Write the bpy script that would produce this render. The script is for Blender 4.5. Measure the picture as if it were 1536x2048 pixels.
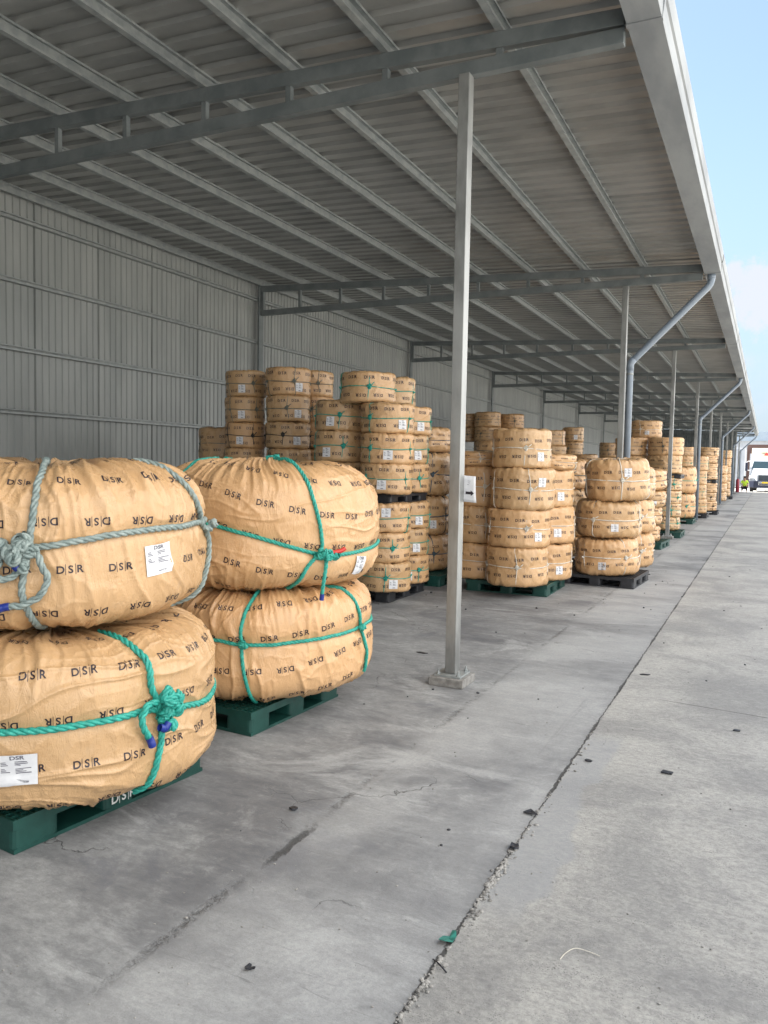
import bpy, bmesh, math, random
import numpy as np
from mathutils import Vector, Matrix
S=bpy.context.scene; C=S.collection
for o in list(bpy.data.objects): bpy.data.objects.remove(o)
PI=math.pi; sin=math.sin; cos=math.cos; R=math.radians

# ---------------------------------------------------------------- camera
YAW,PITCH,ROLL,CH=0.4545,-0.0601,0.0182,1.6566
fw=Vector((-sin(YAW)*cos(PITCH),cos(YAW)*cos(PITCH),sin(PITCH)))
r0=Vector((cos(YAW),sin(YAW),0)); u0=r0.cross(fw)
r2=r0*cos(ROLL)+u0*sin(ROLL); u2=u0*cos(ROLL)-r0*sin(ROLL)
cd=bpy.data.cameras.new('camera'); cam=bpy.data.objects.new('camera',cd); C.objects.link(cam)
cd.sensor_fit='HORIZONTAL'; cd.sensor_width=36; cd.lens=36*1559.3/1536; cd.clip_end=3000; cd.clip_start=.05
m=Matrix((r2,u2,-fw)).transposed().to_4x4(); m.translation=Vector((0,0,CH)); cam.matrix_world=m
S.camera=cam
S.render.resolution_x=768; S.render.resolution_y=1024

# ---------------------------------------------------------------- light
SUN_EL,SUN_AZ=R(57),R(-82)          # azimuth from +Y, clockwise (negative = towards -X)
EXPO=2.6
S.view_settings.view_transform='Standard'; S.view_settings.look='None'; S.view_settings.exposure=EXPO; S.view_settings.gamma=1
sd=bpy.data.lights.new('sun','SUN'); sd.energy=5; sd.angle=R(.5); sd.color=(1,.94,.84)
sun=bpy.data.objects.new('sun',sd); C.objects.link(sun)
sdir=Vector((sin(SUN_AZ)*cos(SUN_EL),cos(SUN_AZ)*cos(SUN_EL),sin(SUN_EL)))
sun.rotation_euler=sdir.to_track_quat('Z','Y').to_euler(); sun.location=(-20,-20,40)

class NT:
    """small helper round a node tree"""
    def __init__(s,nt): s.nt=nt; s.n=nt.nodes; s.l=nt.links
    def add(s,t,**k):
        n=s.n.new(t)
        for a,b in k.items(): setattr(n,a,b)
        return n
    def lk(s,a,b): s.l.new(a,b)
    def inp(s,sock,v):
        if v is None: return
        if hasattr(v,'is_output') or hasattr(v,'links'): s.lk(v,sock)
        else: sock.default_value=v
    def math(s,op,a,b=None,c=None,clamp=False):
        n=s.add('ShaderNodeMath',operation=op,use_clamp=clamp)
        for i,v in enumerate((a,b,c)): s.inp(n.inputs[i],v)
        return n.outputs[0]
    def sstep(s,v,a,b,lo=0.,hi=1.):
        n=s.add('ShaderNodeMapRange',interpolation_type='SMOOTHSTEP')
        s.inp(n.inputs[0],v)
        for i,x in enumerate((a,b,lo,hi)): s.inp(n.inputs[i+1],x)
        return n.outputs[0]
    def mix(s,f,a,b,mode='MIX'):
        n=s.add('ShaderNodeMix',data_type='RGBA',blend_type=mode)
        s.inp(n.inputs[0],f)
        for i,v in ((6,a),(7,b)):
            if isinstance(v,tuple) and len(v)==3: v=(*v,1)
            s.inp(n.inputs[i],v)
        return n.outputs[2]
    def noise(s,vec,scale,detail=3,rough=.55,dist=0.):
        n=s.add('ShaderNodeTexNoise'); s.inp(n.inputs['Vector'],vec)
        n.inputs['Scale'].default_value=scale; n.inputs['Detail'].default_value=detail
        n.inputs['Roughness'].default_value=rough; n.inputs['Distortion'].default_value=dist
        return n.outputs[0]
    def mapping(s,vec,sc=(1,1,1),rot=(0,0,0),loc=(0,0,0)):
        n=s.add('ShaderNodeMapping'); s.inp(n.inputs[0],vec)
        n.inputs['Scale'].default_value=sc; n.inputs['Rotation'].default_value=rot; n.inputs['Location'].default_value=loc
        return n.outputs[0]
    def bump(s,h,dist,strength=1.,normal=None):
        n=s.add('ShaderNodeBump'); n.inputs['Strength'].default_value=strength; n.inputs['Distance'].default_value=dist
        s.inp(n.inputs['Height'],h); s.inp(n.inputs['Normal'],normal); return n.outputs[0]

W=bpy.data.worlds.new('World'); S.world=W; W.use_nodes=True; W.node_tree.nodes.clear()
w=NT(W.node_tree)
sky=w.add('ShaderNodeTexSky',sky_type='NISHITA',sun_disc=False,sun_elevation=SUN_EL,sun_rotation=SUN_AZ,
          altitude=0,air_density=1.0,dust_density=.9,ozone_density=1.5)
SKYS=.055
tc=w.add('ShaderNodeTexCoord').outputs['Generated']
sep=w.add('ShaderNodeSeparateXYZ'); w.lk(tc,sep.inputs[0])
el=sep.outputs[2]
n1=w.noise(w.mapping(tc,(1,1,1.6)),9,6,.6)
n2=w.noise(w.mapping(tc,(1,1,1.3),loc=(3,1,2)),26,6,.6)
CLOUDS=[(-.039,.975,.218,.022),(-.0195,.977,.212,.026),(-.003,.979,.205,.030),(-.0275,.981,.193,.033),(-.0095,.982,.187,.036),(.04,.976,.21,.05)]
n4=w.noise(tc,75,6,.62)
# cumulus bank low in the sky, thicker near elevation 8-14 degrees
band=w.math('MULTIPLY',w.sstep(el,.02,.10),w.sstep(el,.225,.262,1.,0.))
edge=w.math('ADD',w.math('MULTIPLY',n2,.55),w.math('MULTIPLY',n1,.55))
cl=w.math('MULTIPLY',w.math('MULTIPLY',band,w.sstep(edge,.50,.66)),.35)
for (dx,dy,dz,rad_) in CLOUDS:
    dn=w.add('ShaderNodeVectorMath',operation='DISTANCE'); w.lk(tc,dn.inputs[0]); dn.inputs[1].default_value=(dx,dy,dz)
    f_=w.math('ADD',w.math('DIVIDE',dn.outputs['Value'],rad_),w.math('MULTIPLY',w.math('SUBTRACT',n4,.5),2.0))
    cl=w.math('MAXIMUM',cl,w.sstep(f_,.45,1.15,.9,0.))
hz=w.sstep(el,-.02,.40,.88,.30)
bg=w.mix(hz,sky.outputs[0],(1.62,1.98,2.42))
bg=w.mix(cl,bg,(2.65,2.75,2.95))
# bright cumulus added in the unseen eastern sky to light the shaded floor
east_fill=w.math('MULTIPLY',w.sstep(sep.outputs[0],.12,.40),w.sstep(el,.0,.12))
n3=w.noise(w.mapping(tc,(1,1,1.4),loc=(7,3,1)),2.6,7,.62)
east_fill=w.math('MULTIPLY',east_fill,w.sstep(n3,.30,.56,.35,1.))
bg=w.mix(east_fill,bg,(12.6,12.3,11.8))
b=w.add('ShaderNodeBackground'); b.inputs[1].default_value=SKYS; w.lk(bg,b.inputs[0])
o_=w.add('ShaderNodeOutputWorld'); w.lk(b.outputs[0],o_.inputs[0])

# ---------------------------------------------------------------- materials
def mat(name,col=None,rough=.6,metal=0.,spec=.5):
    m=bpy.data.materials.new(name); m.use_nodes=True; t=NT(m.node_tree); p=t.n['Principled BSDF']
    p.inputs['Roughness'].default_value=rough; p.inputs['Metallic'].default_value=metal
    p.inputs['Specular IOR Level'].default_value=spec
    if col: p.inputs['Base Color'].default_value=(*col,1)
    return m,t,p
def vary(name,c1,c2,scale,rough=.6,metal=0.,bumpd=0.,bscale=None,sc=(1,1,1),spec=.5,r2=None):
    m,t,p=mat(name,None,rough,metal,spec)
    v=t.mapping(t.add('ShaderNodeTexCoord').outputs['Object'],sc)
    n=t.noise(v,scale,5,.6)
    t.lk(t.mix(t.sstep(n,.32,.68),c1,c2),p.inputs['Base Color'])
    if r2 is not None: t.lk(t.sstep(n,.3,.7,rough,r2),p.inputs['Roughness'])
    if bumpd: t.lk(t.bump(t.noise(v,bscale or scale*4,4),bumpd),p.inputs['Normal'])
    return m
M={}
M['galv']=vary('galvanised_steel',(.24,.265,.27),(.34,.36,.36),9,.42,.35,.0006,60,r2=.55)
M['post']=vary('galvanised_post',(.20,.205,.20),(.33,.34,.335),5,.30,.5,.0006,40,sc=(1,1,.35),r2=.5)
M['truss']=vary('painted_truss_steel',(.115,.135,.142),(.17,.19,.195),4,.5,.15)
M['roof']=vary('roof_sheet_underside',(.28,.288,.28),(.385,.39,.38),2.2,.36,.45,sc=(.5,1,1))
M['wall']=vary('wall_sheet',(.245,.262,.26),(.31,.325,.32),1.2,.48,.15,sc=(1,2,.35))
M['gutter']=vary('gutter_steel',(.165,.18,.195),(.24,.258,.27),3,.6,.0,sc=(1,.3,1))
M['concrete_block']=vary('concrete_block',(.15,.145,.135),(.25,.245,.235),20,.85,0,.003,60)
M['pvc']=vary('grey_pvc',(.16,.20,.25),(.19,.23,.28),6,.38)
M['pallet_green']=vary('green_plastic',(.005,.040,.033),(.010,.060,.050),9,.42,0,.0008,120)
M['pallet_black']=vary('black_plastic',(.012,.014,.018),(.03,.032,.038),9,.5,0,.0008,120)
M['ink']=mat('print_ink',(.018,.012,.02),.5)[0]
M['white_ink']=mat('white_print',(.55,.56,.54),.6)[0]
M['paper']=vary('white_paper',(.58,.59,.62),(.66,.67,.69),20,.55)
M['grey_ink']=mat('grey_ink',(.10,.10,.13),.6)[0]
M['blue_tape']=mat('blue_tape',(.012,.03,.22),.4)[0]
M['red_tape']=mat('red_tape',(.5,.03,.02),.4)[0]
def ropem(n,a,b): M[n]=vary(n,a,b,40,.5,0,.0015,260)
ropem('rope_teal',(.012,.23,.185),(.03,.36,.29)); ropem('rope_grey',(.15,.20,.195),(.27,.325,.31))
ropem('rope_black',(.012,.012,.014),(.03,.03,.032)); ropem('rope_white',(.52,.50,.44),(.66,.64,.58))
ropem('rope_navy',(.04,.07,.10),(.08,.12,.15)); ropem('rope_dull',(.10,.11,.09),(.17,.18,.15))

def wrapmat():
    m,t,p=mat('woven_wrap',None,.42,0,.55)
    oc=t.add('ShaderNodeTexCoord').outputs['Object']
    oi=t.add('ShaderNodeObjectInfo').outputs['Random']
    n=t.noise(oc,2.3,4,.6)
    c=t.mix(t.sstep(n,.3,.7),(.53,.312,.148),(.60,.37,.19))
    c=t.mix(t.math('MULTIPLY',oi,.75),c,(.44,.29,.15))
    # faint dust in patches
    d=t.sstep(t.noise(oc,7,5,.7),.52,.75,0,.22)
    c=t.mix(d,c,(.46,.355,.245))
    t.lk(c,p.inputs['Base Color'])
    wv=t.noise(t.mapping(oc,(1,1,.35)),26,5,.62,1.2)
    rid=t.math('ABSOLUTE',t.math('SUBTRACT',wv,.5))
    b1=t.bump(rid,.011,.75)
    b2=t.bump(t.noise(t.mapping(oc,(1,1,2.2),rot=(.3,.5,.2)),60,4,.6,.8),.0018,.8,b1)
    t.lk(b2,p.inputs['Normal'])
    t.lk(t.sstep(t.noise(oc,12,3),.3,.7,.25,.38),p.inputs['Roughness'])
    return m
M['wrap']=wrapmat()

def groundmat():
    m,t,p=mat('concrete_yard',None,.8,0,.35)
    oc=t.add('ShaderNodeTexCoord').outputs['Object']
    sp=t.add('ShaderNodeSeparateXYZ'); t.lk(oc,sp.inputs[0]); X,Y=sp.outputs[0],sp.outputs[1]
    wob=t.math('MULTIPLY',t.math('SUBTRACT',t.noise(oc,3.5,5,.65),.5),.05)
    xw=t.math('ADD',X,wob)
    right=t.sstep(xw,-.93,-.91)
    # left slab: trowelled, bluish, streaky
    st=t.noise(t.mapping(oc,(.8,2.4,1),rot=(0,0,.18)),1.5,10,.74,.5)
    bl=t.noise(oc,.55,6,.6,.5)
    md=t.noise(oc,4.2,10,.78,.5)
    fm=t.noise(t.mapping(oc,(.8,1.6,1)),17,8,.8,.3)
    tile=t.math('ADD',t.math('MULTIPLY',st,.5),t.math('MULTIPLY',bl,.5))
    a=t.mix(t.sstep(tile,.36,.62),(.105,.108,.118),(.40,.408,.405))
    a=t.mix(t.sstep(md,.30,.70,.62,0.),a,(.155,.16,.17))
    a=t.mix(t.sstep(fm,.34,.66,.42,0.),a,(.09,.093,.10))
    a=t.mix(t.sstep(t.noise(oc,8,9,.8,.4),.52,.72,0,.45),a,(.40,.405,.40))
    big=t.noise(t.mapping(oc,(1,1.6,1),rot=(0,0,.5),loc=(3,7,0)),.85,9,.75,.9)
    a=t.mix(t.sstep(big,.52,.66,0,.6),a,(.43,.44,.44))
    a=t.mix(t.sstep(big,.34,.46,.55,0.),a,(.115,.12,.14))
    # pale washed strip between the two joints
    strip=t.math('MULTIPLY',t.sstep(xw,-1.95,-1.70),t.sstep(xw,-1.0,-.8,1,0.))
    a=t.mix(t.math('MULTIPLY',strip,t.sstep(bl,.30,.62,.05,.48)),a,(.46,.465,.46))
    # thin scuffs and streaks
    sc=t.noise(t.mapping(oc,(1.1,13,1),rot=(0,0,.35)),2.2,6,.7,1.0)
    a=t.mix(t.sstep(sc,.60,.74,0,.55),a,(.10,.105,.11))
    sc2=t.noise(t.mapping(oc,(9,.8,1),rot=(0,0,-.2),loc=(4,2,0)),1.6,7,.75,1.4)
    a=t.mix(t.sstep(sc2,.64,.80,0,.5),a,(.42,.43,.43))
    # right slab: coarser, warm, worn
    f=t.noise(t.mapping(oc,(1,1.5,1)),21,10,.86,.15)
    g=t.noise(oc,.9,8,.68,.6)
    c=t.mix(t.sstep(g,.34,.66),(.30,.298,.288),(.51,.50,.465))
    c=t.mix(t.sstep(f,.38,.60,.5,0.),c,(.15,.15,.148))
    vs=t.add('ShaderNodeTexVoronoi'); vs.inputs['Scale'].default_value=115; t.lk(oc,vs.inputs[0])
    c=t.mix(t.math('MULTIPLY',t.sstep(vs.outputs[0],.16,.34,1,0.),t.sstep(t.noise(oc,9,5,.7),.44,.62,0,.75)),c,(.12,.12,.12))
    c=t.mix(t.sstep(t.noise(oc,70,6,.85),.54,.72,0.,.5),c,(.50,.48,.43))
    c=t.mix(t.sstep(t.noise(t.mapping(oc,(1,2.5,1)),2.6,7,.7,.8),.54,.70,0,.45),c,(.20,.20,.20))
    col=t.mix(right,a,c)
    scr=t.noise(t.mapping(oc,(2.2,24,1),rot=(0,0,-.25),loc=(1,5,0)),2.5,5,.7,.8)
    col=t.mix(t.sstep(scr,.66,.78,0,.5),col,(.085,.088,.092))
    ty=t.noise(t.mapping(oc,(5.5,.22,1),rot=(0,0,.10)),1.0,6,.75,.3)
    col=t.mix(t.sstep(ty,.60,.76,0,.38),col,(.12,.122,.125))
    col=t.mix(t.sstep(t.noise(oc,55,8,.85),.36,.60,.30,0.),col,(.13,.13,.13))
    # pitting everywhere
    pit=t.noise(oc,150,2,.6)
    col=t.mix(t.sstep(pit,.66,.76,0,.55),col,(.10,.10,.10))
    # patch repair / slurry beside the joint
    pm=t.math('MULTIPLY',t.math('MULTIPLY',t.sstep(xw,-.93,-.90),t.sstep(t.math('ADD',X,t.math('MULTIPLY',t.noise(oc,1.4,4),.5)),-.50,-.46,1,0.)),t.sstep(Y,2.6,2.9))
    pm=t.math('MULTIPLY',pm,t.sstep(Y,4.7,5.0,1,0.))
    col=t.mix(t.math('MULTIPLY',pm,.65),col,(.30,.31,.32))
    # joints
    j1=t.math('ABSOLUTE',t.math('ADD',X,t.math('MULTIPLY_ADD',t.noise(oc,11,5,.7),.045,.9)))
    wid=t.sstep(t.noise(t.mapping(oc,(0,1.2,0)),1.3,4),.40,.64,.0035,.013)
    J1=t.math('SUBTRACT',1.,t.math('DIVIDE',j1,wid),clamp=True)
    J1=t.sstep(J1,0,.4)
    j2=t.math('ABSOLUTE',t.math('ADD',X,t.math('MULTIPLY_ADD',t.noise(oc,6,5,.7),.10,1.76)))
    on=t.sstep(t.noise(t.mapping(oc,(0,1.,0),loc=(0,6.4,0)),1.1,5,.7),.42,.60)
    J2=t.math('MULTIPLY',t.sstep(j2,.0,.038,1,0.),t.math('MULTIPLY',on,t.sstep(t.noise(oc,30,4,.7),.38,.60,.1,1.)))
    # oily dark patch lying on the second joint
    dx=t.math('DIVIDE',t.math('ADD',t.math('ADD',X,1.79),t.math('MULTIPLY',t.math('SUBTRACT',t.noise(oc,9,4,.7),.5),.07)),.030); dy=t.math('DIVIDE',t.math('SUBTRACT',Y,2.80),.27)
    q=t.math('ADD',t.math('MULTIPLY',dx,dx),t.math('MULTIPLY',dy,dy))
    q=t.math('ADD',q,t.math('MULTIPLY',t.noise(oc,34,6,.8),1.5))
    ST=t.sstep(q,.75,1.5,.95,0.)
    yt=t.math('ADD',Y,t.math('MULTIPLY',X,.11))
    j3=t.math('ABSOLUTE',t.math('SUBTRACT',t.math('FLOORED_MODULO',t.math('ADD',yt,.30),6.1),.02+6.1-.02-.0))
    j3=t.math('MINIMUM',j3,t.math('ABSOLUTE',t.math('FLOORED_MODULO',t.math('ADD',yt,.30),6.1)))
    J3=t.math('MULTIPLY',t.sstep(j3,.003,.010,1,0.),t.sstep(X,-.75,-.45))
    vo=t.add('ShaderNodeTexVoronoi',feature='DISTANCE_TO_EDGE'); vo.inputs['Scale'].default_value=.62
    wv=t.add('ShaderNodeVectorMath',operation='ADD'); t.lk(oc,wv.inputs[0])
    nc=t.add('ShaderNodeTexNoise'); nc.inputs['Scale'].default_value=2.6; nc.inputs['Detail'].default_value=6; t.lk(oc,nc.inputs[0])
    t.lk(nc.outputs[1],wv.inputs[1]); t.lk(wv.outputs[0],vo.inputs[0])
    CR=t.math('MULTIPLY',t.sstep(vo.outputs[0],.0012,.0045,1,0.),t.sstep(t.noise(oc,.8,3),.50,.60))
    CR=t.math('MULTIPLY',CR,t.sstep(X,-1.3,-1.0,.75,.15))
    dark=t.math('MAXIMUM',t.math('MAXIMUM',J1,t.math('MULTIPLY',J2,.62)),t.math('MAXIMUM',t.math('MULTIPLY',J3,.6),t.math('MAXIMUM',CR,ST)))
    col=t.mix(t.math('MULTIPLY',dark,.9),col,(.055,.055,.055))
    t.lk(col,p.inputs['Base Color'])
    hgt=t.math('ADD',t.math('MULTIPLY',f,t.math('MULTIPLY_ADD',right,.8,.25)),t.math('MULTIPLY',dark,-1.6))
    t.lk(t.bump(hgt,.007,.8,t.bump(pit,.002,.5)),p.inputs['Normal'])
    t.lk(t.sstep(md,.3,.7,.62,.85),p.inputs['Roughness'])
    return m
M['ground']=groundmat()

# ---------------------------------------------------------------- builders
def mesh_np(name,V,F,mats,midx=None,smooth=True):
    me=bpy.data.meshes.new(name); V=np.asarray(V,np.float32)
    if isinstance(F,np.ndarray): F=[F]
    groups=[np.asarray(f,np.int32) for f in F if len(f)]
    me.vertices.add(len(V)); me.vertices.foreach_set('co',V.ravel())
    nl=sum(f.size for f in groups); nf=sum(len(f) for f in groups)
    me.loops.add(nl); me.polygons.add(nf)
    me.loops.foreach_set('vertex_index',np.concatenate([f.ravel() for f in groups]))
    tot=np.concatenate([np.full(len(f),f.shape[1],np.int32) for f in groups])
    st=np.concatenate([[0],np.cumsum(tot)[:-1]]).astype(np.int32)
    me.polygons.foreach_set('loop_start',st)
    if midx is not None: me.polygons.foreach_set('material_index',np.asarray(midx,np.int32))
    me.update(calc_edges=True)
    me.polygons.foreach_set('use_smooth',np.full(nf,smooth,bool))
    for m_ in mats: me.materials.append(m_)
    me.validate()
    return me
class MB:
    """collects boxes, tubes and polygons into ONE mesh"""
    def __init__(s): s.V=[];s.F=[];s.mi=[];s.k=0
    def raw(s,v,f,k=None):
        o=len(s.V); s.V+= [tuple(x) for x in v]; s.F+=[tuple(i+o for i in q) for q in f]; s.mi+=[s.k if k is None else k]*len(f); return s
    def box(s,x0,x1,y0,y1,z0,z1,k=None):
        return s.raw([(x,y,z) for z in (z0,z1) for x,y in ((x0,y0),(x1,y0),(x1,y1),(x0,y1))],
          [(0,3,2,1),(4,5,6,7),(0,1,5,4),(1,2,6,5),(2,3,7,6),(3,0,4,7)],k)
    def tube(s,pts,r,n=10,cap=True,k=None):
        pts=[Vector(p) for p in pts]; rs=r if isinstance(r,(list,tuple)) else [r]*len(pts)
        v=[];up=None
        for i,p in enumerate(pts):
            t=(pts[min(i+1,len(pts)-1)]-pts[max(i-1,0)]).normalized()
            if up is None: up=Vector((0,0,1)) if abs(t.z)<.9 else Vector((1,0,0))
            a=t.cross(up).normalized(); b_=a.cross(t).normalized(); up=b_
            for j in range(n): v.append(p+(a*cos(2*PI*j/n)+b_*sin(2*PI*j/n))*rs[i])
        f=[(i*n+j,i*n+(j+1)%n,(i+1)*n+(j+1)%n,(i+1)*n+j) for i in range(len(pts)-1) for j in range(n)]
        if cap: f+=[tuple(range(n))[::-1],tuple((len(pts)-1)*n+j for j in range(n))]
        return s.raw(v,f,k)
    def prism(s,poly,axis,a,b,k=None):
        """poly of 2D points extruded along axis (0,1,2)"""
        def mk(p,t):
            q=[0,0,0]; o=[i for i in range(3) if i!=axis]; q[o[0]]=p[0]; q[o[1]]=p[1]; q[axis]=t; return q
        n=len(poly); v=[mk(p,a) for p in poly]+[mk(p,b) for p in poly]
        f=[(i,(i+1)%n,n+(i+1)%n,n+i) for i in range(n)]+[tuple(range(n))[::-1],tuple(range(n,2*n))]
        return s.raw(v,f,k)
    def mesh(s,name,mats,smooth=False):
        me=bpy.data.meshes.new(name); me.from_pydata([tuple(x) for x in s.V],[],s.F)
        if not isinstance(mats,(list,tuple)): mats=[mats]
        for m_ in mats: me.materials.append(m_)
        me.polygons.foreach_set('material_index',s.mi)
        bm=bmesh.new(); bm.from_mesh(me); bmesh.ops.recalc_face_normals(bm,faces=bm.faces); bm.to_mesh(me); bm.free()
        if smooth: me.polygons.foreach_set('use_smooth',[True]*len(me.polygons))
        me.update(); return me
def link(name,me,parent=None,loc=None,bevel=0):
    o=bpy.data.objects.new(name,me); C.objects.link(o)
    if parent: o.parent=parent
    if loc is not None: o.location=loc
    if bevel:
        b=o.modifiers.new('bevel','BEVEL'); b.width=bevel; b.segments=2; b.limit_method='ANGLE'
    return o
def tag(o,label=None,cat=None,group=None,kind=None):
    if label: o['label']=label
    if cat: o['category']=cat
    if group: o['group']=group
    if kind: o['kind']=kind
    return o
def empty(name,loc=(0,0,0)):
    o=bpy.data.objects.new(name,None); C.objects.link(o); o.location=loc; o.empty_display_size=.2; return o

# ---------------------------------------------------------------- ground
gb=MB(); gb.raw([(-900,-400,0),(900,-400,0),(900,2400,0),(-900,2400,0)],[(0,1,2,3)])
tag(link('ground',gb.mesh('ground',M['ground'])),kind='structure',label='grey concrete yard slab with joints and scuffs')

# ---------------------------------------------------------------- shed
SP=7.2; Y1=5.587; XP=-2.1; XW=-9.12; YA=Y1-SP*3-.4; YB=Y1+SP*9+.25
shed=empty('open_sided_shed',(-5,Y1,0))
tag(shed,'long open grey metal storage shed with lean-to roof over the coils','shed')
def sp(name,me,parent=shed,bevel=0):
    o=link(name,me,parent,bevel=bevel)
    if parent is shed: o.matrix_parent_inverse=Matrix.Translation((5,-Y1,0))
    return o
def topz(x): return 4.755+(-1.0-x)*.0425        # top of the top chord / underside of the purlins
# roof sheet: trapezoid ribs running down the slope
def sheet(y0,y1,pitch,prof):
    ys=[];n=int((y1-y0)/pitch)
    for i in range(n):
        for a,b_ in prof: ys.append((y0+(i+a)*pitch,b_))
    return ys
PH=.115
prof=sheet(YA,YB,.226,[(0,0),(.52,0),(.62,.034),(.90,.034)])
v=[];f=[]
for (y,dz) in prof:
    for x in (-9.45,-.93):
        for th in (0,.0015): v.append((x,y,topz(x)+PH+.003+dz+th))
for i in range(len(prof)-1):
    a=i*4;b_=a+4
    f+=[(a,b_,b_+2,a+2),(a+1,a+3,b_+3,b_+1),(a+2,b_+2,b_+3,a+3),(a,a+1,b_+1,b_)]
sp('roof_sheet',MB().raw(v,f).mesh('roof_sheet',M['roof']))
# wall sheet
prof=sheet(YA,YB,.114,[(0,0),(.62,0),(.72,-.016),(.90,-.016)])
v=[];f=[]
for i,(y,dx) in enumerate(prof):
    dd=dx*(1.7 if (i//4)%10==0 else 1)
    for z in (0.0,topz(XW)+.12):
        for th in (0,-.0015): v.append((XW+dd+th,y,z))
for i in range(len(prof)-1):
    a=i*4;b_=a+4
    f+=[(a,b_,b_+2,a+2),(a+1,a+3,b_+3,b_+1)]
sp('back_wall',MB().raw(v,f).mesh('back_wall',M['wall']))
# end wall at the far end
prof=sheet(XW+.05,XP-.05,.2,[(0,0),(.5,0),(.62,-.03),(.88,-.03)])
v=[];f=[]
for x,dy in prof:
    for z in (0,topz(x)+.10): v.append((x,YB-.15+dy,z))
for i in range(len(prof)-1): a=i*2; f.append((a,a+2,a+3,a+1))
sp('end_wall',MB().raw(v,f).mesh('end_wall',M['truss']))
# purlins: C section, each one member
PX=[-9.02,-8.135,-7.252,-6.363,-5.482,-4.567,-3.695,-2.807,-1.889,-1.0]
for x in PX:
    b_=MB(); z=topz(x); hgt=PH; t_=.003; wd=.055
    poly=[(x,z),(x+wd,z),(x+wd,z+.018),(x+wd-t_,z+.018),(x+wd-t_,z+t_),(x+t_,z+t_),(x+t_,z+hgt-t_),(x+wd-t_,z+hgt-t_),(x+wd-t_,z+hgt-.018),(x+wd,z+hgt-.018),(x+wd,z+hgt),(x,z+hgt)]
    b_.prism(poly,1,YA,YB); sp('purlin',b_.mesh('purlin',M['galv']))
# girts on the wall
for z in (.62,1.50,2.25,3.09,3.98,4.80):
    b_=MB(); x=XW+.018; b_.prism([(x,z),(x+.07,z),(x+.07,z+.02),(x+.067,z+.02),(x+.067,z+.003),(x+.003,z+.003),(x+.003,z+.062),(x+.067,z+.062),(x+.067,z+.05),(x+.07,z+.05),(x+.07,z+.065),(x,z+.065)],1,YA,YB)
    sp('girt',b_.mesh('girt',M['galv']))
# trusses
for n in range(-2,11):
    y=Y1+SP*(n-1)
    b_=MB(); x0,x1=XW+.13,-.985; hw=.035
    b_.raw([(x,y+s_*hw,topz(x)-dz) for x in (x0,x1) for s_ in (-1,1) for dz in (.115,0.002)],
           [(0,1,3,2),(4,6,7,5),(0,4,5,1),(2,3,7,6),(0,2,6,4),(1,5,7,3)])
    tr=sp('truss',b_.mesh('top_chord',M['truss']),bevel=.004)
    sp('bottom_chord',MB().box(x0+.002,x1,y-hw-.002,y+hw+.002,4.52,4.625).mesh('bottom_chord',M['truss']),tr,bevel=.004)
    for xx in PX[:-1]:
        xc=max(xx+.027,x0+.035)
        if topz(xc)-.117-4.627<.03: continue
        link('web_post',MB().box(xc-.024,xc+.024,y-.024,y+.024,4.626,topz(xc)-.117).mesh('web_post',M['truss']),tr)
    # wall column
    sp('wall_column',MB().box(XW+.0925,x0-.002,y-.075,y+.075,0,topz(XW)-.004).mesh('wall_column',M['truss']),bevel=.004)
# posts
for n in range(-2,11):
    y=Y1+SP*(n-1)-(.045 if n==1 else 0)
    zb=.068
    b_=MB(); b_.box(XP-.043,XP+.043,y-.05,y+.05,zb+.012,4.518)
    po=sp('post',b_.mesh('post',M['post']),bevel=.006)
    cb=MB(); cb.box(XP-.135,XP+.14,y-.15,y+.13,0,zb-.004)
    link('footing',cb.mesh('footing',M['concrete_block']),po,bevel=.006)
    link('base_plate',MB().box(XP-.105,XP+.105,y-.11,y+.11,zb-.004,zb+.010).mesh('base_plate',M['galv']),po,bevel=.002)
    for sx in (-1,1):
        for sy in (-1,1):
            bt=MB(); bt.tube([(XP+sx*.08,y+sy*.085,zb),(XP+sx*.08,y+sy*.085,zb+.05)],.007,8)
            bt.tube([(XP+sx*.08,y+sy*.085,zb+.010),(XP+sx*.08,y+sy*.085,zb+.026)],.014,6)
            link('bolt',bt.mesh('bolt',M['galv']),po)
# gutter
gx0,gx1,gz=-.955,-.735,4.590
gp=[(gx0,gz+.26),(gx0,gz),(gx1,gz),(gx1+.004,gz+.012),(gx1+.010,gz+.125),(gx1-.012,gz+.130),(gx1+.022,gz+.150),(gx1+.034,gz+.275),(gx1+.020,gz+.280)]
gi=[(x-.006 if x>-.9 else x+.004,z+(.006 if z<gz+.01 else 0)) for x,z in gp]
sp('gutter',MB().prism(gp+gi[::-1],1,YA,YB).mesh('gutter',M['gutter']))
for n in range(-2,11):
    y=Y1+SP*(n-1)-.12
    q=[(gx0-.006,gz+.10),(gx0-.006,gz-.006),(gx1+.006,gz-.006),(gx1+.020,gz+.13),(gx1+.032,gz+.15),(gx1+.042,gz+.25)]
    qi=[(gx0-.001,gz+.10),(gx0-.001,gz-.001),(gx1+.001,gz-.001),(gx1+.014,gz+.13),(gx1+.026,gz+.15),(gx1+.036,gz+.25)]
    sp('gutter_strap',MB().prism(q+qi[::-1],1,y,y+.045).mesh('gutter_strap',M['gutter']))
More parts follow.
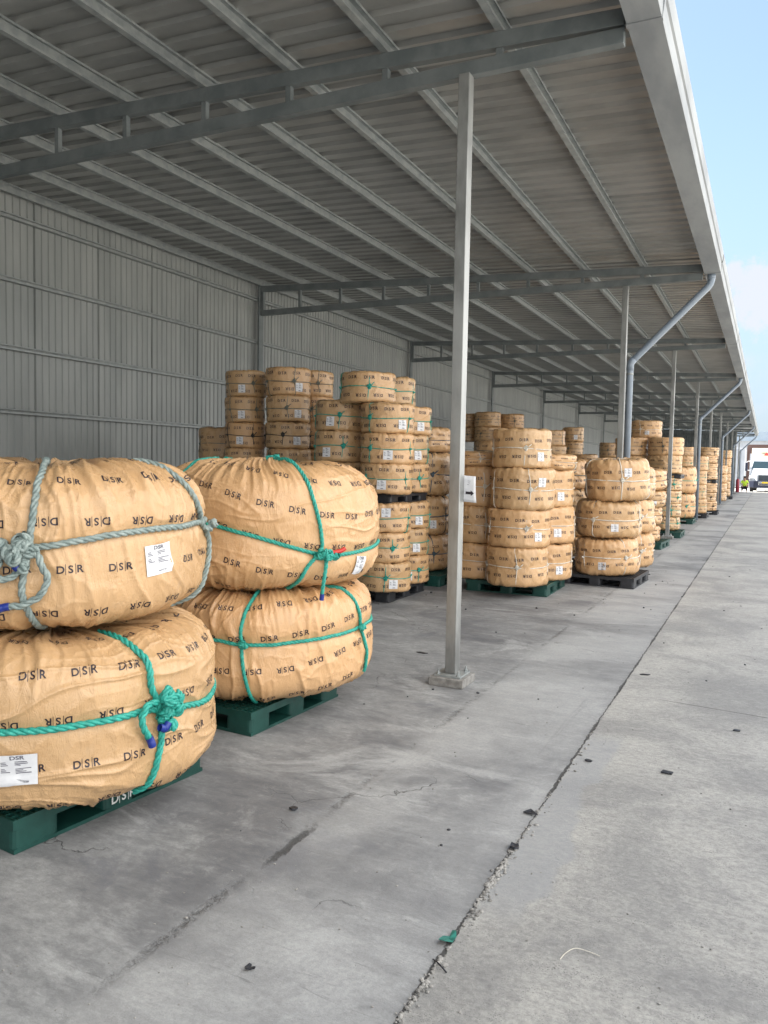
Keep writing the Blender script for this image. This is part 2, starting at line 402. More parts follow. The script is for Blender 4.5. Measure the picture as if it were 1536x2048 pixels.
# downpipes
for n in (0,2,4,6,8,10):
    y=Y1+SP*(n-1)-.03; xb=XP+.112
    pts=[(-.86,y,4.588),(-.86,y,4.50),(-.875,y,4.45),(-.905,y,4.405),(-.945,y,4.365),(xb+.05,y,3.37),(xb+.012,y,3.32),(xb,y,3.26),(xb,y,.05)]
    dp=sp('downpipe',MB().tube(pts,.052,18).mesh('downpipe',M['pvc'],True))
    link('pipe_collar',MB().tube([(xb,y,3.20),(xb,y,3.29),(xb+.012,y,3.33),(xb+.055,y,3.385)],.058,18).tube([(-.86,y,4.589),(-.86,y,4.52)],.059,18).mesh('pipe_collar',M['pvc'],True),dp)
    link('pipe_clamp',MB().tube([(xb,y,3.135),(xb,y,3.165)],.0555,18).mesh('pipe_clamp',M['galv'],True),dp)

# ---------------------------------------------------------------- numpy noise
_rng=np.random.RandomState(5); _P=_rng.permutation(512); _P=np.concatenate([_P,_P]); _G=_rng.rand(512)*2-1
def vn(x,y,z):
    xi=np.floor(x).astype(int);yi=np.floor(y).astype(int);zi=np.floor(z).astype(int)
    fx=x-xi;fy=y-yi;fz=z-zi
    fx=fx*fx*(3-2*fx);fy=fy*fy*(3-2*fy);fz=fz*fz*(3-2*fz); r=0
    for a in (0,1):
        for b_ in (0,1):
            for c in (0,1):
                h_=_G[_P[(_P[(_P[(xi+a)&511]+yi+b_)&511]+zi+c)&511]]
                r=r+h_*(fx if a else 1-fx)*(fy if b_ else 1-fy)*(fz if c else 1-fz)
    return r
def fbm(x,y,z,o=3):
    r=0;a=1
    for i in range(o): r=r+a*vn(x+i*17.3,y+i*9.1,z+i*5.7); x=x*2.03;y=y*2.03;z=z*2.03;a*=.5
    return r
def ridge(n): return 1-np.minimum(np.abs(n)*2.2,1)

# ---------------------------------------------------------------- text as flat meshes
def text_mesh(s,size,cut=0,res=4):
    cu=bpy.data.curves.new('t','FONT'); cu.body=s; cu.size=size; cu.resolution_u=res; cu.align_x='CENTER'; cu.align_y='CENTER'; cu.offset=size*.022
    ob=bpy.data.objects.new('t',cu); C.objects.link(ob); bpy.context.view_layer.update()
    me=ob.evaluated_get(bpy.context.evaluated_depsgraph_get()).to_mesh()
    bm=bmesh.new(); bm.from_mesh(me); bmesh.ops.triangulate(bm,faces=bm.faces)
    if cut:
        for ax in (0,1):
            lo=min(v.co[ax] for v in bm.verts); hi=max(v.co[ax] for v in bm.verts); t=lo+cut*.5
            while t<hi:
                no=(1,0,0) if ax==0 else (0,1,0); co=(t,0,0) if ax==0 else (0,t,0)
                bmesh.ops.bisect_plane(bm,geom=bm.verts[:]+bm.edges[:]+bm.faces[:],plane_co=co,plane_no=no); t+=cut
        bmesh.ops.triangulate(bm,faces=bm.faces)
    bm.verts.ensure_lookup_table(); bm.verts.index_update()
    V=np.array([(v.co.x,v.co.y) for v in bm.verts]); F=np.array([[v.index for v in f_.verts] for f_ in bm.faces])
    # wind every face counter clockwise
    a=V[F[:,1]]-V[F[:,0]]; b_=V[F[:,2]]-V[F[:,0]]; ccw=a[:,0]*b_[:,1]-a[:,1]*b_[:,0]
    F[ccw<0]=F[ccw<0][:,::-1]
    bm.free(); ob.evaluated_get(bpy.context.evaluated_depsgraph_get()).to_mesh_clear()
    bpy.data.objects.remove(ob); bpy.data.curves.remove(cu)
    return V,F
def rect(x0,x1,y0,y1,nx=1,ny=1):
    xs=np.linspace(x0,x1,nx+1); ys=np.linspace(y0,y1,ny+1)
    V=np.array([(x,y) for y in ys for x in xs]); F=[]
    for j in range(ny):
        for i in range(nx):
            a=j*(nx+1)+i; F+= [(a,a+1,a+nx+2),(a,a+nx+2,a+nx+1)]
    return V,np.array(F)
def join2(parts):
    V=[];F=[];o=0
    for v,f_ in parts: V.append(v);F.append(f_+o);o+=len(v)
    return np.concatenate(V),np.concatenate(F)
def mark(size,cut,res):
    """the printed three letter mark with its two thin bars"""
    ps=[]
    for ch,x in (('D',-.98),('S',0),('R',.98)):
        v,f_=text_mesh(ch,size*1.12,cut,res); v=v-(v.max(0)+v.min(0))/2; v[:,0]+=x*size; ps.append((v,f_))
    for x in (-.50,.49): ps.append(rect(x*size-size*.030,x*size+size*.030,-size*.56,size*.56,1,6 if cut else 2))
    return join2(ps)
MARK_HI=mark(.040,.011,4); MARK_LO=mark(.043,0,2)

# ---------------------------------------------------------------- coil surface
class Coil:
    def __init__(s,Rr,H,n,nt,ns,seed,fold=1.,dip=.05,pleat=1.,belts=(),vropes=(),pinch=.012,rib=0.,lump=.02,skew=None,nb=None,grain=0.):
        s.R=Rr;s.H=H
        a=np.linspace(-PI/2,PI/2,1200)
        cr=np.abs(np.cos(a));sr=np.sin(a)
        nn=np.where(a<0,nb or n,n)
        r=Rr*cr**(2/nn); z=H/2*(1+np.sign(sr)*np.abs(sr)**(2/nn))
        top=a>0
        z=z-np.where(top,dip*np.clip(1-(r/Rr/.8)**2,0,1)**1.5,0)
        ds=np.hypot(np.diff(r),np.diff(z)); S_=np.concatenate([[0],np.cumsum(ds)]); s.L=S_[-1]
        # sample: dense on the side and shoulders, sparse in the middle
        rr_lin=np.interp(np.linspace(0,s.L,2000),S_,r); wgt=.25+ (rr_lin/Rr)**2
        cw=np.concatenate([[0],np.cumsum(wgt)[:-1]]); cw/=cw[-1]
        s.sv=np.interp(np.linspace(0,1,ns),cw,np.linspace(0,s.L,2000)); s.sv[0]=0;s.sv[-1]=s.L
        rv=np.interp(s.sv,S_,r); zv=np.interp(s.sv,S_,z)
        side=np.argmax(rv)
        s.zs=(zv.copy(),s.sv.copy())
        msk=np.maximum.accumulate(zv)<=zv+1e-9
        s.z2s=(zv[msk],s.sv[msk])
        s.th=np.linspace(0,2*PI,nt,endpoint=False)
        T,Sg=np.meshgrid(s.th,s.sv); Rg=np.repeat(rv[:,None],nt,1); Zg=np.repeat(zv[:,None],nt,1)
        dr=np.gradient(rv,s.sv);dz=np.gradient(zv,s.sv)
        nr=np.repeat((dz/np.hypot(dr,dz))[:,None],nt,1); nz=np.repeat((-dr/np.hypot(dr,dz))[:,None],nt,1)
        cx,cy=np.cos(T),np.sin(T); q=seed*7.31
        # out-of-round lumps
        D=lump*Rr*fbm(cx*1.1+q,cy*1.1,Zg/Rr*1.2,2)*(Rg/Rr)
        k=.31/Rr if Rr<.5 else 1.
        X_,Y_,Z_=cx*Rg,cy*Rg,Zg
        # domain warp
        wx=fbm(X_*2.2+q,Y_*2.2,Z_*2.2,2)*.16
        # fine radial pleats gathered at the top and bottom shoulders
        up=np.clip((Zg/H-.62)/.38,0,1)**1.3*np.clip((Rg/Rr-.12)/.35,0,1); lo=np.clip((.30-Zg/H)/.30,0,1)**1.5
        ang=T+wx*.8*k
        ph=fbm(np.cos(ang)*9+q,np.sin(ang)*9,Zg*1.2+wx,3)
        ph2=fbm(np.cos(ang)*20+q,np.sin(ang)*20+3,Zg*1.5,2)
        pl=ridge(ph)*.018+ridge(ph2)*.009
        D=D+pleat*(pl-.010)*(up+.55*lo)
        # long diagonal creases over the side
        u=T*Rr; d1=fbm(cx*Rr*3.0+q+Z_*2.5,cy*Rr*3.0-Z_*2.0,Z_*1.3+q,3)
        d2=fbm(cx*Rr*5+q-Z_*3.6+wx,cy*Rr*5+Z_*3.0,Z_*2+2*q,3)
        d3=fbm(cx*Rr*12+q,cy*Rr*12,Z_*7+wx*5,2)
        D=D+fold*(.013*ridge(d1)**3+.0085*ridge(d2)**3+.004*d3)*np.clip(Rg/Rr*1.3-.2,0,1)
        d4=fbm(cx*Rr*9+q+Z_*5,cy*Rr*9-Z_*4+q,Z_*4,2)
        D=D+fold*.006*ridge(d4)**5*np.clip(fbm(cx*2+q,cy*2,Z_*2,1)+.4,0,1)
        if grain:      # long drapes: >0 mostly lying, <0 mostly standing
            wz=fbm(X_*1.7+q,Y_*1.7,Z_*3,2)*.10; g=abs(grain); e_=np.clip(Rg/Rr*1.4-.3,0,1)
            if grain>0:
                h1=fbm(X_*1.5+q,Y_*1.5,(Z_+wz)*8.5,2); h2=fbm(X_*2.6,Y_*2.6+q,(Z_+wz*1.3)*17,2)
            else:
                az=T+wz*1.6+Zg*.35; h1=fbm(np.cos(az)*6.5+q,np.sin(az)*6.5,Z_*1.3,2); h2=fbm(np.cos(az)*13,np.sin(az)*13+q,Z_*2.2,2)
            D=D+g*e_*(.019*ridge(h1*1.1)**3.2+.011*ridge(h2)**3.5*np.clip(.6+fbm(X_*2,Y_*2,Z_*2+q,1)*1.4,0,1.4)-.004)
        if rib: D=D+rib*np.abs(np.sin(Zg*PI/.045))*np.clip(1-np.abs(Zg/H-.5)*2.6,0,1)
        # ropes bite into the cloth
        for zf in belts:
            zb=zf(T) if callable(zf) else zf
            D=D-pinch*np.exp(-((Zg-zb)/.035)**2)*(Rg>Rr*.6) - pinch*.8*np.exp(-((Zg-zb)/.12)**2)*(Rg>Rr*.6)
        for tf in vropes:
            t0=tf(Zg) if callable(tf) else tf
            dt=(T-t0+PI)%(2*PI)-PI; dist=dt*np.maximum(Rg,.1)
            D=D-pinch*(np.exp(-(dist/.03)**2)+.7*np.exp(-(dist/.10)**2))*np.clip(up+.25+lo,0,1)
        rr=np.maximum(Rg+nr*D,0); zz=Zg+nz*D
        zz=np.maximum(zz,.0)
        if skew is not None: zz=zz+skew(T,Rg/Rr,Zg/H)
        s.P=np.stack([cx*rr,cy*rr,zz],-1)
        du=np.roll(s.P,-1,1)-np.roll(s.P,1,1); dv=np.gradient(s.P,axis=0)
        N=np.cross(du,dv); ln=np.linalg.norm(N,axis=-1,keepdims=True); s.N=N/np.maximum(ln,1e-9)
        s.N[0]=(0,0,-1); s.N[-1]=(0,0,1)
        s.nt=nt;s.ns=ns
    def s_of_z(s,z): return float(np.interp(z,*s.z2s))
    def at(s,th,sv,off):
        th=np.asarray(th,float);sv=np.asarray(sv,float)
        ft=(th%(2*PI))/(2*PI)*s.nt; i=np.floor(ft).astype(int); a=(ft-i)[...,None]; i%=s.nt; i2=(i+1)%s.nt
        fs=np.interp(sv,s.sv,np.arange(s.ns)); j=np.minimum(np.floor(fs).astype(int),s.ns-2); b_=(fs-j)[...,None]
        f=lambda A:(A[j,i]*(1-a)+A[j,i2]*a)*(1-b_)+(A[j+1,i]*(1-a)+A[j+1,i2]*a)*b_
        n=f(s.N); n/=np.maximum(np.linalg.norm(n,axis=-1,keepdims=True),1e-9)
        return f(s.P)+n*off, n
    def base(s):
        V=s.P.reshape(-1,3); j,i=np.meshgrid(np.arange(s.ns-1),np.arange(s.nt),indexing='ij')
        i2=(i+1)%s.nt
        F=np.stack([j*s.nt+i,j*s.nt+i2,(j+1)*s.nt+i2,(j+1)*s.nt+i],-1).reshape(-1,4)
        return V,F
    def decal(s,shape,th0,s0,rot=0.,off=.0012,sc=1.):
        V,F=shape; c,d=cos(rot),sin(rot)
        x=(V[:,0]*c-V[:,1]*d)*sc; y=(V[:,0]*d+V[:,1]*c)*sc
        P_,_=s.at(th0+x/s.R,s0+y,off); return P_,F
    def wrap_mesh(s,name,decs):
        V,F=s.base(); Vs=[V];Ts=[];o=len(V)
        for P_,f_ in decs: Vs.append(P_);Ts.append(f_+o);o+=len(P_)
        T=np.concatenate(Ts) if Ts else np.zeros((0,3),int)
        return mesh_np(name,np.concatenate(Vs),[F,T],[M['wrap'],M['ink']],[0]*len(F)+[1]*len(T))

def print_rows(coil,shape,s_ref,flip0,th_off,rows,dth,off,slope=None,rng=None,thr=None,sc=1.,jit=.006):
    out=[]; n=max(3,int(round(2*PI/dth))); dth=2*PI/n
    for k in rows:
        flip=(k%2==1)^flip0
        for i in range(n):
            t=th_off+i*dth+(dth/2 if k%2 else 0)+rng.uniform(-jit,jit)
            tt=((t+PI)%(2*PI))-PI
            if thr and not (thr[0]<tt<thr[1]): continue
            s_=s_ref+k*.195+(slope(tt) if slope else 0)+rng.uniform(-jit,jit)*.8
            if s_<.05 or s_>coil.L-.05: continue
            if coil.at(t,s_,0)[0][:2] @ coil.at(t,s_,0)[0][:2] < (.25*coil.R)**2: continue
            sl=0 if not slope else math.atan((slope(tt+.1)-slope(tt-.1))/(.2*coil.R))
            out.append(coil.decal(shape,t,s_,(PI if flip else 0)+sl+rng.uniform(-.05,.05),off,sc))
    return out

# ---------------------------------------------------------------- rope sweeping
def resample(P_,step):
    P_=np.asarray(P_,float); d=np.linalg.norm(np.diff(P_,axis=0),axis=1); s_=np.concatenate([[0],np.cumsum(d)])
    n=max(4,int(s_[-1]/step)); u=np.linspace(0,s_[-1],n); return np.stack([np.interp(u,s_,P_[:,i]) for i in range(3)],-1)
def smooth(P_,k=2):
    for _ in range(k):
        Q=P_.copy(); Q[1:-1]=(P_[:-2]+2*P_[1:-1]+P_[2:])/4; P_=Q
    return P_
def frames(P_,closed=False):
    T=np.gradient(P_,axis=0); T/=np.maximum(np.linalg.norm(T,axis=1,keepdims=True),1e-9)
    A=np.zeros_like(P_); up=np.array([0,0,1.]) if abs(T[0,2])<.9 else np.array([1.,0,0])
    for i in range(len(P_)):
        a=up-T[i]*(up@T[i]); a/=max(np.linalg.norm(a),1e-9); A[i]=a; up=a
    return T,A,np.cross(T,A)
def sweep(P_,r,n):
    T,A,B=frames(P_); an=np.arange(n)*2*PI/n
    V=(P_[:,None,:]+r*(A[:,None,:]*np.cos(an)[None,:,None]+B[:,None,:]*np.sin(an)[None,:,None])).reshape(-1,3)
    i,j=np.meshgrid(np.arange(len(P_)-1),np.arange(n),indexing='ij'); j2=(j+1)%n
    return V,np.stack([i*n+j,i*n+j2,(i+1)*n+j2,(i+1)*n+j],-1).reshape(-1,4)
def twisted(P_,r,step=None,n=7):
    P_=resample(smooth(resample(P_,r*.9),3),step or r*.45)
    T,A,B=frames(P_); L=np.concatenate([[0],np.cumsum(np.linalg.norm(np.diff(P_,axis=0),axis=1))]); out=[]
    lay=r*7.2
    for k in range(3):
        ph=L/lay*2*PI+k*2*PI/3
        Q=P_+.50*r*(A*np.cos(ph)[:,None]+B*np.sin(ph)[:,None])
        out.append(sweep(Q,.55*r,n))
    return out
def combine(parts):
    V=[];F=[];o=0
    for v,f_ in parts: V.append(v);F.append(f_+o);o+=len(v)
    return np.concatenate(V),np.concatenate(F)
def catmull(pts,n=10):
    p=np.asarray(pts,float); p=np.vstack([2*p[0]-p[1],p,2*p[-1]-p[-2]]); out=[]
    for i in range(1,len(p)-2):
        for t in np.linspace(0,1,n,endpoint=False):
            out.append(.5*((2*p[i])+(-p[i-1]+p[i+1])*t+(2*p[i-1]-5*p[i]+4*p[i+1]-p[i+2])*t*t+(-p[i-1]+3*p[i]-3*p[i+1]+p[i+2])*t**3))
    out.append(p[-2]); return np.array(out)
def surf_path(c,pts,off,n=14):
    """pts (theta deg, s) on the coil surface"""
    q=catmull([(R(a),b_,0) for a,b_ in pts],n); P_,_=c.at(q[:,0],q[:,1],off)
    # rope pulled taut: bridge small hollows
    for _ in range(6):
        Q=P_.copy(); Q[1:-1]=(P_[:-2]+P_[2:])/2; rr=np.hypot(P_[:,0],P_[:,1]); r2=np.hypot(Q[:,0],Q[:,1]); P_=np.where((r2>rr)[:,None],Q,P_)
    return P_
def knot(c,th,z,rope_r,size,loops,seed,lift=1.):
    rg=random.Random(seed); s_=c.s_of_z(z); P_,N=c.at(R(th),s_,0); e1=np.array([-sin(R(th)),cos(R(th)),0]); e2=np.cross(N,e1); out=[]
    for k in range(loops):
        cen=P_+N*(rope_r*(1.0+lift*1.5*k/max(1,loops-1)*1.2))+e1*rg.uniform(-.5,.5)*size+e2*rg.uniform(-.5,.5)*size
        a0=rg.uniform(0,2*PI); ra=size*rg.uniform(.35,.7); rb=size*rg.uniform(.25,.5); tl=rg.uniform(-1.0,1.0)
        tt=np.linspace(0,2*PI*rg.uniform(.85,1.05),26); x=ra*np.cos(tt); y=rb*np.sin(tt)
        px=x*cos(a0)-y*sin(a0); py=x*sin(a0)+y*cos(a0); pz=np.abs(np.sin(tt*1.0+tl))*rope_r*2.4+x*.25*sin(tl)
        out.append(cen+np.outer(px,e1)+np.outer(py,e2)+np.outer(pz,N))
    return out
def sheet_parts(c,th,z,wd,hg,rot,off,hi=True):
    """shipping sheet: paper patch and its small print, lying on the wrap"""
    s_=c.s_of_z(z); q=8 if hi else 2
    pap=c.decal(rect(-wd/2,wd/2,-hg/2,hg/2,q,q),R(th),s_,rot,off)
    ink=[]
    rg=random.Random(3)
    def ln(x0,x1,y,t=.0017): ink.append(c.decal(rect(x0*wd,x1*wd,y*hg-t*hg/.14,y*hg+t*hg/.14,4,1),R(th),s_,rot,off+.0012))
    if hi:
        v,f_=text_mesh('DSR',.030,0,3); ink.append(c.decal((v*np.array([1.05,.8])+np.array([.0,hg*.40]),f_),R(th),s_,rot,off+.0012))
    else: ln(-.1,.12,.40,.004)
    for i,y in enumerate((.27,.22,.17,.10,.05,.0,-.05,-.10)):
        if i in (0,1,2,4,5,6): ln(-.42,-.42+rg.uniform(.10,.24),y)
        if i!=3: ln(-.06,-.06+rg.uniform(.12,.46),y)
    for i in range(16 if hi else 1):
        if hi: x=-.05+i*.02; ink.append(c.decal(rect(x*wd,(x+rg.choice((.007,.012)))*wd,-.40*hg,-.35*hg,1,1),R(th),s_,rot,off+.0012))
        else: ln(-.1,.2,-.38,.005)
    V=[pap[0]];F=[pap[1]];o=len(pap[0]); mi=[0]*len(pap[1])
    for v,f_ in ink: V.append(v);F.append(f_+o);o+=len(v);mi+=[1]*len(f_)
    return mesh_np('shipping_sheet',np.concatenate(V),[np.concatenate(F)],[M['paper'],M['grey_ink']],mi)

# ---------------------------------------------------------------- the four big front coils
def front(name_label,loc,Rr,H,n,seed,ropecol,rope_r,paths,knots,loose,tapes,sheet_,rows,belt,vr,fold=1.,pleat=1.,skew=None,lump=.03,nb=None,dip=.06,grain=0.):
    c=Coil(Rr,H,n,620,280,seed,fold,dip,pleat,[belt],vr,.013,0,lump,skew,nb,grain)
    root=empty('wrapped_coil',loc); tag(root,name_label,'rope coil','big wrapped coils on the front pallets')
    rg=random.Random(seed)
    s_ref,flip0,thoff,ks,dth,slope=rows
    decs=print_rows(c,MARK_HI,c.s_of_z(s_ref),flip0,thoff,ks,dth,.0016,slope,rg,(R(-125),R(60)))
    link('wrap',c.wrap_mesh('wrap',decs),root)
    parts=[]
    for kind,pts in paths:
        if kind=='a':
            q=catmull([(r_*cos(R(a)),r_*sin(R(a)),z) for a,z,r_ in pts],12); parts+=twisted(q,rope_r); continue
        q=[]
        for a,z in pts: q.append((a,c.s_of_z(z) if z>=0 else c.L+z))   # negative z: distance from the top centre
        parts+=twisted(surf_path(c,q,rope_r*.75),rope_r)
    for (th,z,size,lp,sd) in knots:
        for P_ in knot(c,th,z,rope_r,size,lp,sd): parts+=twisted(P_,rope_r*.97)
    for pts in loose:     # (theta,z,height above cloth)
        q=catmull([(R(a),c.s_of_z(z),hh) for a,z,hh in pts],12); P_,N=c.at(q[:,0],q[:,1],0); P_=P_+N*q[:,2:3]
        parts+=twisted(P_,rope_r)
    V,F=combine(parts); rp=link('tie_rope',mesh_np('tie_rope',V,[F],[M[ropecol]]),root)
    for (pts,mt) in tapes:
        q=catmull([(R(a),c.s_of_z(z),hh) for a,z,hh in pts],8); P_,N=c.at(q[:,0],q[:,1],0); P_=P_+N*q[:,2:3]
        if pts[0][2]<0: P_=np.array([(-r_*cos(R(a)),-r_*sin(R(a)),z) for a,z,r_ in pts])
        V,F=sweep(resample(P_,.004),rope_r*1.12,12); link('end_tape',mesh_np('end_tape',V,[F],[M[mt]]),rp)
    if sheet_: link('shipping_sheet',sheet_parts(c,*sheet_),root)
    return root,c
def full_belt(f,n=40): return [(a,f(a)) for a in np.linspace(-180,180,n)]
ip=lambda xs,ys: (lambda a: float(np.interp(a,xs,ys)))
ipr=lambda xs,ys: (lambda A: np.interp(np.degrees((A+PI)%(2*PI)-PI),xs,ys))

# upper left coil, grey rope ------------------------------------------------
z0=.900
bx=[-180,-55,-41,-26,-8,22,180]; bz=[.38,.379,.398,.43,.448,.453,.40]
front('big tan coil tied with thick grey rope, top left of the front stacks',(-3.25,2.80,z0),.77,.785,3.2,3,'rope_grey',.0150,
  [('b',full_belt(ip(bx,bz))),
   ('v',[(-44,-.25),(-43,-.5),(-43,.75),(-45,.586),(-46.5,.44),(-47,.37),(-49,.212),(-46.5,.085),(-44,.01)]),
   ('v',[(8,-.3),(6,-.55),(7.5,.74),(17,.605),(28,.43),(33,.40),(37,.29),(33,.116),(30,.02)])],
  [(-47.5,.40,.055,5,1),(-50,.36,.06,5,2),(-48,.31,.035,3,8),(-54,.385,.05,4,5),(31,.415,.026,3,4)],
  [[(-46,.37,.03),(-42.6,.33,.05),(-41.5,.27,.04),(-43.5,.20,.035),(-47,.175,.03),(-51,.16,.03),(-55,.15,.03)],
   [(-52,.36,.03),(-55,.31,.05),(-53,.26,.045),(-50,.30,.03),(-48,.34,.03)]],
  [([(-52.2,.158,.03),(-55.5,.148,.03)],'blue_tape'),([(-51,.315,.048),(-49.6,.318,.05)],'blue_tape')],
  (-4.6,.309,.148,.140,.10,.0045),
  (.49,True,R(-42.6),range(-4,6),.205/.76,None),
  ipr(bx,bz),[R(-46),R(20)],.55,1.5,None,.025,5.5,.06,-.55)
# lower left coil, teal rope --------------------------------------------------
z1=.134
bx2=[-180,-55,-41,-26,-15,1,19,180]; bz2=[.40,.419,.419,.424,.43,.385,.352,.36]
front('big tan coil tied with thick teal rope, bottom left on its pallet',(-3.185,2.755,z1),.80,.765,4.0,11,'rope_teal',.0155,
  [('b',full_belt(ip(bx2,bz2))),
   ('v',[(-15,-.45),(-15,.748),(-11,.652),(-11,.53),(-8,.43),(-7.5,.32),(-10,.141),(-13,.034)]),
   ('v',[(-100,-.45),(-98,.74),(-97,.4),(-98,.04)])],
  [(-6.2,.455,.050,6,21),(-3.6,.43,.050,5,22),(-6.8,.40,.045,5,23),(-7.6,.352,.034,4,24),(-4,.475,.035,4,29)],
  [[(-8.5,.47,.03),(-13,.465,.04),(-16,.43,.045),(-16.3,.375,.04),(-14.6,.325,.03),(-13.6,.300,.028)]],
  [([(-14.1,.312,.029),(-12.9,.277,.028)],'blue_tape'),([(-10.3,.345,.055),(-7.6,.352,.058)],'blue_tape')],
  (-50.6,.262,.150,.132,.03,.011),
  (.635,False,R(-46.8),range(-5,4),.205/.79,None),
  ipr(bx2,bz2),[R(-12),R(-98)],.45,1.1,None,.028,6.5,.06,.62)
# upper coil of the second stack, teal ------------------------------------
z2=.855
bx3=[-180,-85,-63,-40,-30,-19,8,60,180]; bz3=[.40,.436,.37,.278,.242,.233,.253,.30,.40]
sk3=lambda T,rn,zn: np.where(zn>.5,(zn-.5)*2,0)*(.035*np.cos(T-R(-55)))
slope3=lambda t: float(np.interp(math.degrees(t),[-180,-87,-72,-57,-42,-27,-10,40,180],[.18,.17,.11,.06,.02,-.01,-.02,.02,.18]))
front('big tan coil with teal rope and small red tag, topping the second stack',(-3.1,4.5,z2),.775,.845,2.9,23,'rope_teal',.0125,
  [('b',full_belt(ip(bx3,bz3))),
   ('v',[(-85,-.02),(-57,-.35),(-53,.815),(-40,.748),(-35,.582),(-30,.289),(-38,.155),(-45,.01)]),
   ('v',[(-84,-.05),(-105,-.4),(-108,.79),(-104,.5),(-100,.40)]),
   ('a',[(-29,.25,.775),(-28,.20,.785),(-29,.12,.79),(-29.8,.05,.79),(-30.1,.0,.785)])],
  [(-31,.262,.040,5,31),(-27,.245,.034,4,32),(-56,.838,.035,4,33),(-23.8,.24,.024,3,36)],[],
  [([(-24.5,.26,.025),(-21.5,.272,.035),(-19.5,.285,.04)],'red_tape'),([(-30.0,.005,-.787),(-30.2,-.035,-.783)],'blue_tape')],
  (-3.6,.150,.110,.120,-.10,.009),
  (.49,False,R(-42),range(-4,4),.195/.775,slope3),
  ipr(bx3,bz3),[R(-35)],.45,1.5,sk3,.03,4.6,.08,.42)
# lower coil of the second stack ----------------------------------------------
z3=.152
bx4=[-180,-80,-68,-54,-34,0,13,180]; bz4=[.41,.422,.401,.402,.418,.427,.436,.41]
slope4=lambda t: float(np.interp(math.degrees(t),[-180,-75,-45,0,40,180],[0,-.02,0,.09,.11,0]))
front('big tan coil with teal rope, resting on the second green pallet',(-3.1,4.5,z3),.745,.735,3.8,37,'rope_teal',.0118,
  [('b',full_belt(ip(bx4,bz4))),
   ('v',[(-58,-.45),(-60.8,.693),(-66.6,.554),(-67.2,.416),(-65.2,.248),(-60.9,.033)]),
   ('v',[(-14,-.45),(-9.7,.70),(-.3,.584),(3,.427),(7.2,.196),(7.8,.12)])],
  [(-67.5,.405,.028,5,41),(2.4,.43,.026,5,42)],[],[],None,
  (.45,False,R(-54),range(-4,5),.195/.755,slope4),
  ipr(bx4,bz4),[R(-66),R(0)],.5,1.3,None,.03,5.0,.06,-.7)

# ---------------------------------------------------------------- stacked coils: shared source meshes
def source(Rr,H,n,seed,rib,nrow,pleat,fold):
    c=Coil(Rr,H,n,150,60,seed,fold,.012,pleat,[.5*H],[0,R(95),R(185),R(280)],.006,rib,.018)
    rg=random.Random(seed); s_mid=c.s_of_z(H*.5)
    decs=print_rows(c,MARK_LO,s_mid+(.10 if nrow==2 else .195)-.195*2,False,rg.uniform(0,1),range(0,4) if nrow==2 else range(0,5),.205/Rr,.0035,None,rg,None,1.,.012)
    return c,c.wrap_mesh('wrap',decs)
def rope_mesh(c,rr,seed,kn=True):
    rg=random.Random(seed); parts=[]; H=c.H; zb=H*.5
    a0=rg.uniform(-.02,.02)
    P_=surf_path(c,[(a,c.s_of_z(zb+.010*sin(R(a)*2+seed))) for a in np.linspace(0,360,25)],rr*.8,4); parts.append(sweep(P_,rr,6))
    for a in (0,95,185,280):
        j=rg.uniform(-6,6); k2=rg.uniform(-8,8)
        sl=[(a,c.L-.02),(a+j,c.s_of_z(H*.97)),(a+j*.6,c.s_of_z(H*.8)),(a,c.s_of_z(zb)),(a+k2,c.s_of_z(H*.15)),(a+k2,.3*c.R)]
        P_=surf_path(c,sl,rr*.8,8); parts.append(sweep(P_,rr,6))
        for P_ in knot(c,a,zb,rr,.016 if a else .030,3 if a else 6,seed+a): parts.append(sweep(P_,rr,6))
    if kn:
        q=catmull([(R(2),c.s_of_z(zb),.02),(R(6),c.s_of_z(zb+.03),.04),(R(10),c.s_of_z(zb+.05),.03)],6); P_,N=c.at(q[:,0],q[:,1],0); parts.append(sweep(P_+N*q[:,2:3],rr,6))
    return combine(parts)
SRC={}
for key,(Rr,H,n,rib,nrow,pl,fo) in dict(small=(.31,.36,11,.0022,2,.45,.45),medium=(.38,.49,11,.0012,2,.75,.75),large=(.45,.54,5.8,0,2,1.05,1.0),slack=(.40,.46,6.,0,2,1.15,1.2)).items():
    SRC[key]=[]
    for vv in range(3 if key=='small' else 2):
        c,me=source(Rr,H,n,50+vv*13+len(key),rib if vv!=1 else 0,nrow,pl,fo); rr=.0052 if key in('small','medium') else .0066
        V,F=rope_mesh(c,rr,vv+3); SRC[key].append((c,me,V,F,{},sheet_parts(c,0,H*.30,.105,.105,0,.006,False),sheet_parts(c,0,H*.68,.105,.105,0,.006,False)))
def get_rope(e,col):
    if col not in e[4]: e[4][col]=mesh_np('tie_rope',e[2],[e[3]],[M[col]])
    return e[4][col]
rs=random.Random(77)
def place(key,x,y,z,Rr,H,label,group,col,rope_deg=None,sheet_deg=None,sheet_hi=False,tilt=0.):
    e=SRC[key][rs.randrange(len(SRC[key]))]; c=e[0]
    root=empty('wrapped_coil',(x,y,z)); tag(root,label,'rope coil',group)
    root.scale=(Rr/c.R,Rr/c.R,H/c.H); root.rotation_euler=(tilt*rs.uniform(-1,1),tilt*rs.uniform(-1,1),0)
    wv=link('wrap',e[1],root); wv.rotation_euler.z=rs.uniform(0,2*PI)
    face=math.degrees(math.atan2(-y,-x))      # the side turned to the yard end
    rp=link('tie_rope',get_rope(e,col),root); rp.rotation_euler.z=R(face+(rs.uniform(-60,60) if rope_deg is None else rope_deg))
    if sheet_deg is not None:
        sh=link('shipping_sheet',e[6] if sheet_hi else e[5],root); sh.rotation_euler.z=wv.rotation_euler.z=R(face+sheet_deg)
    return root

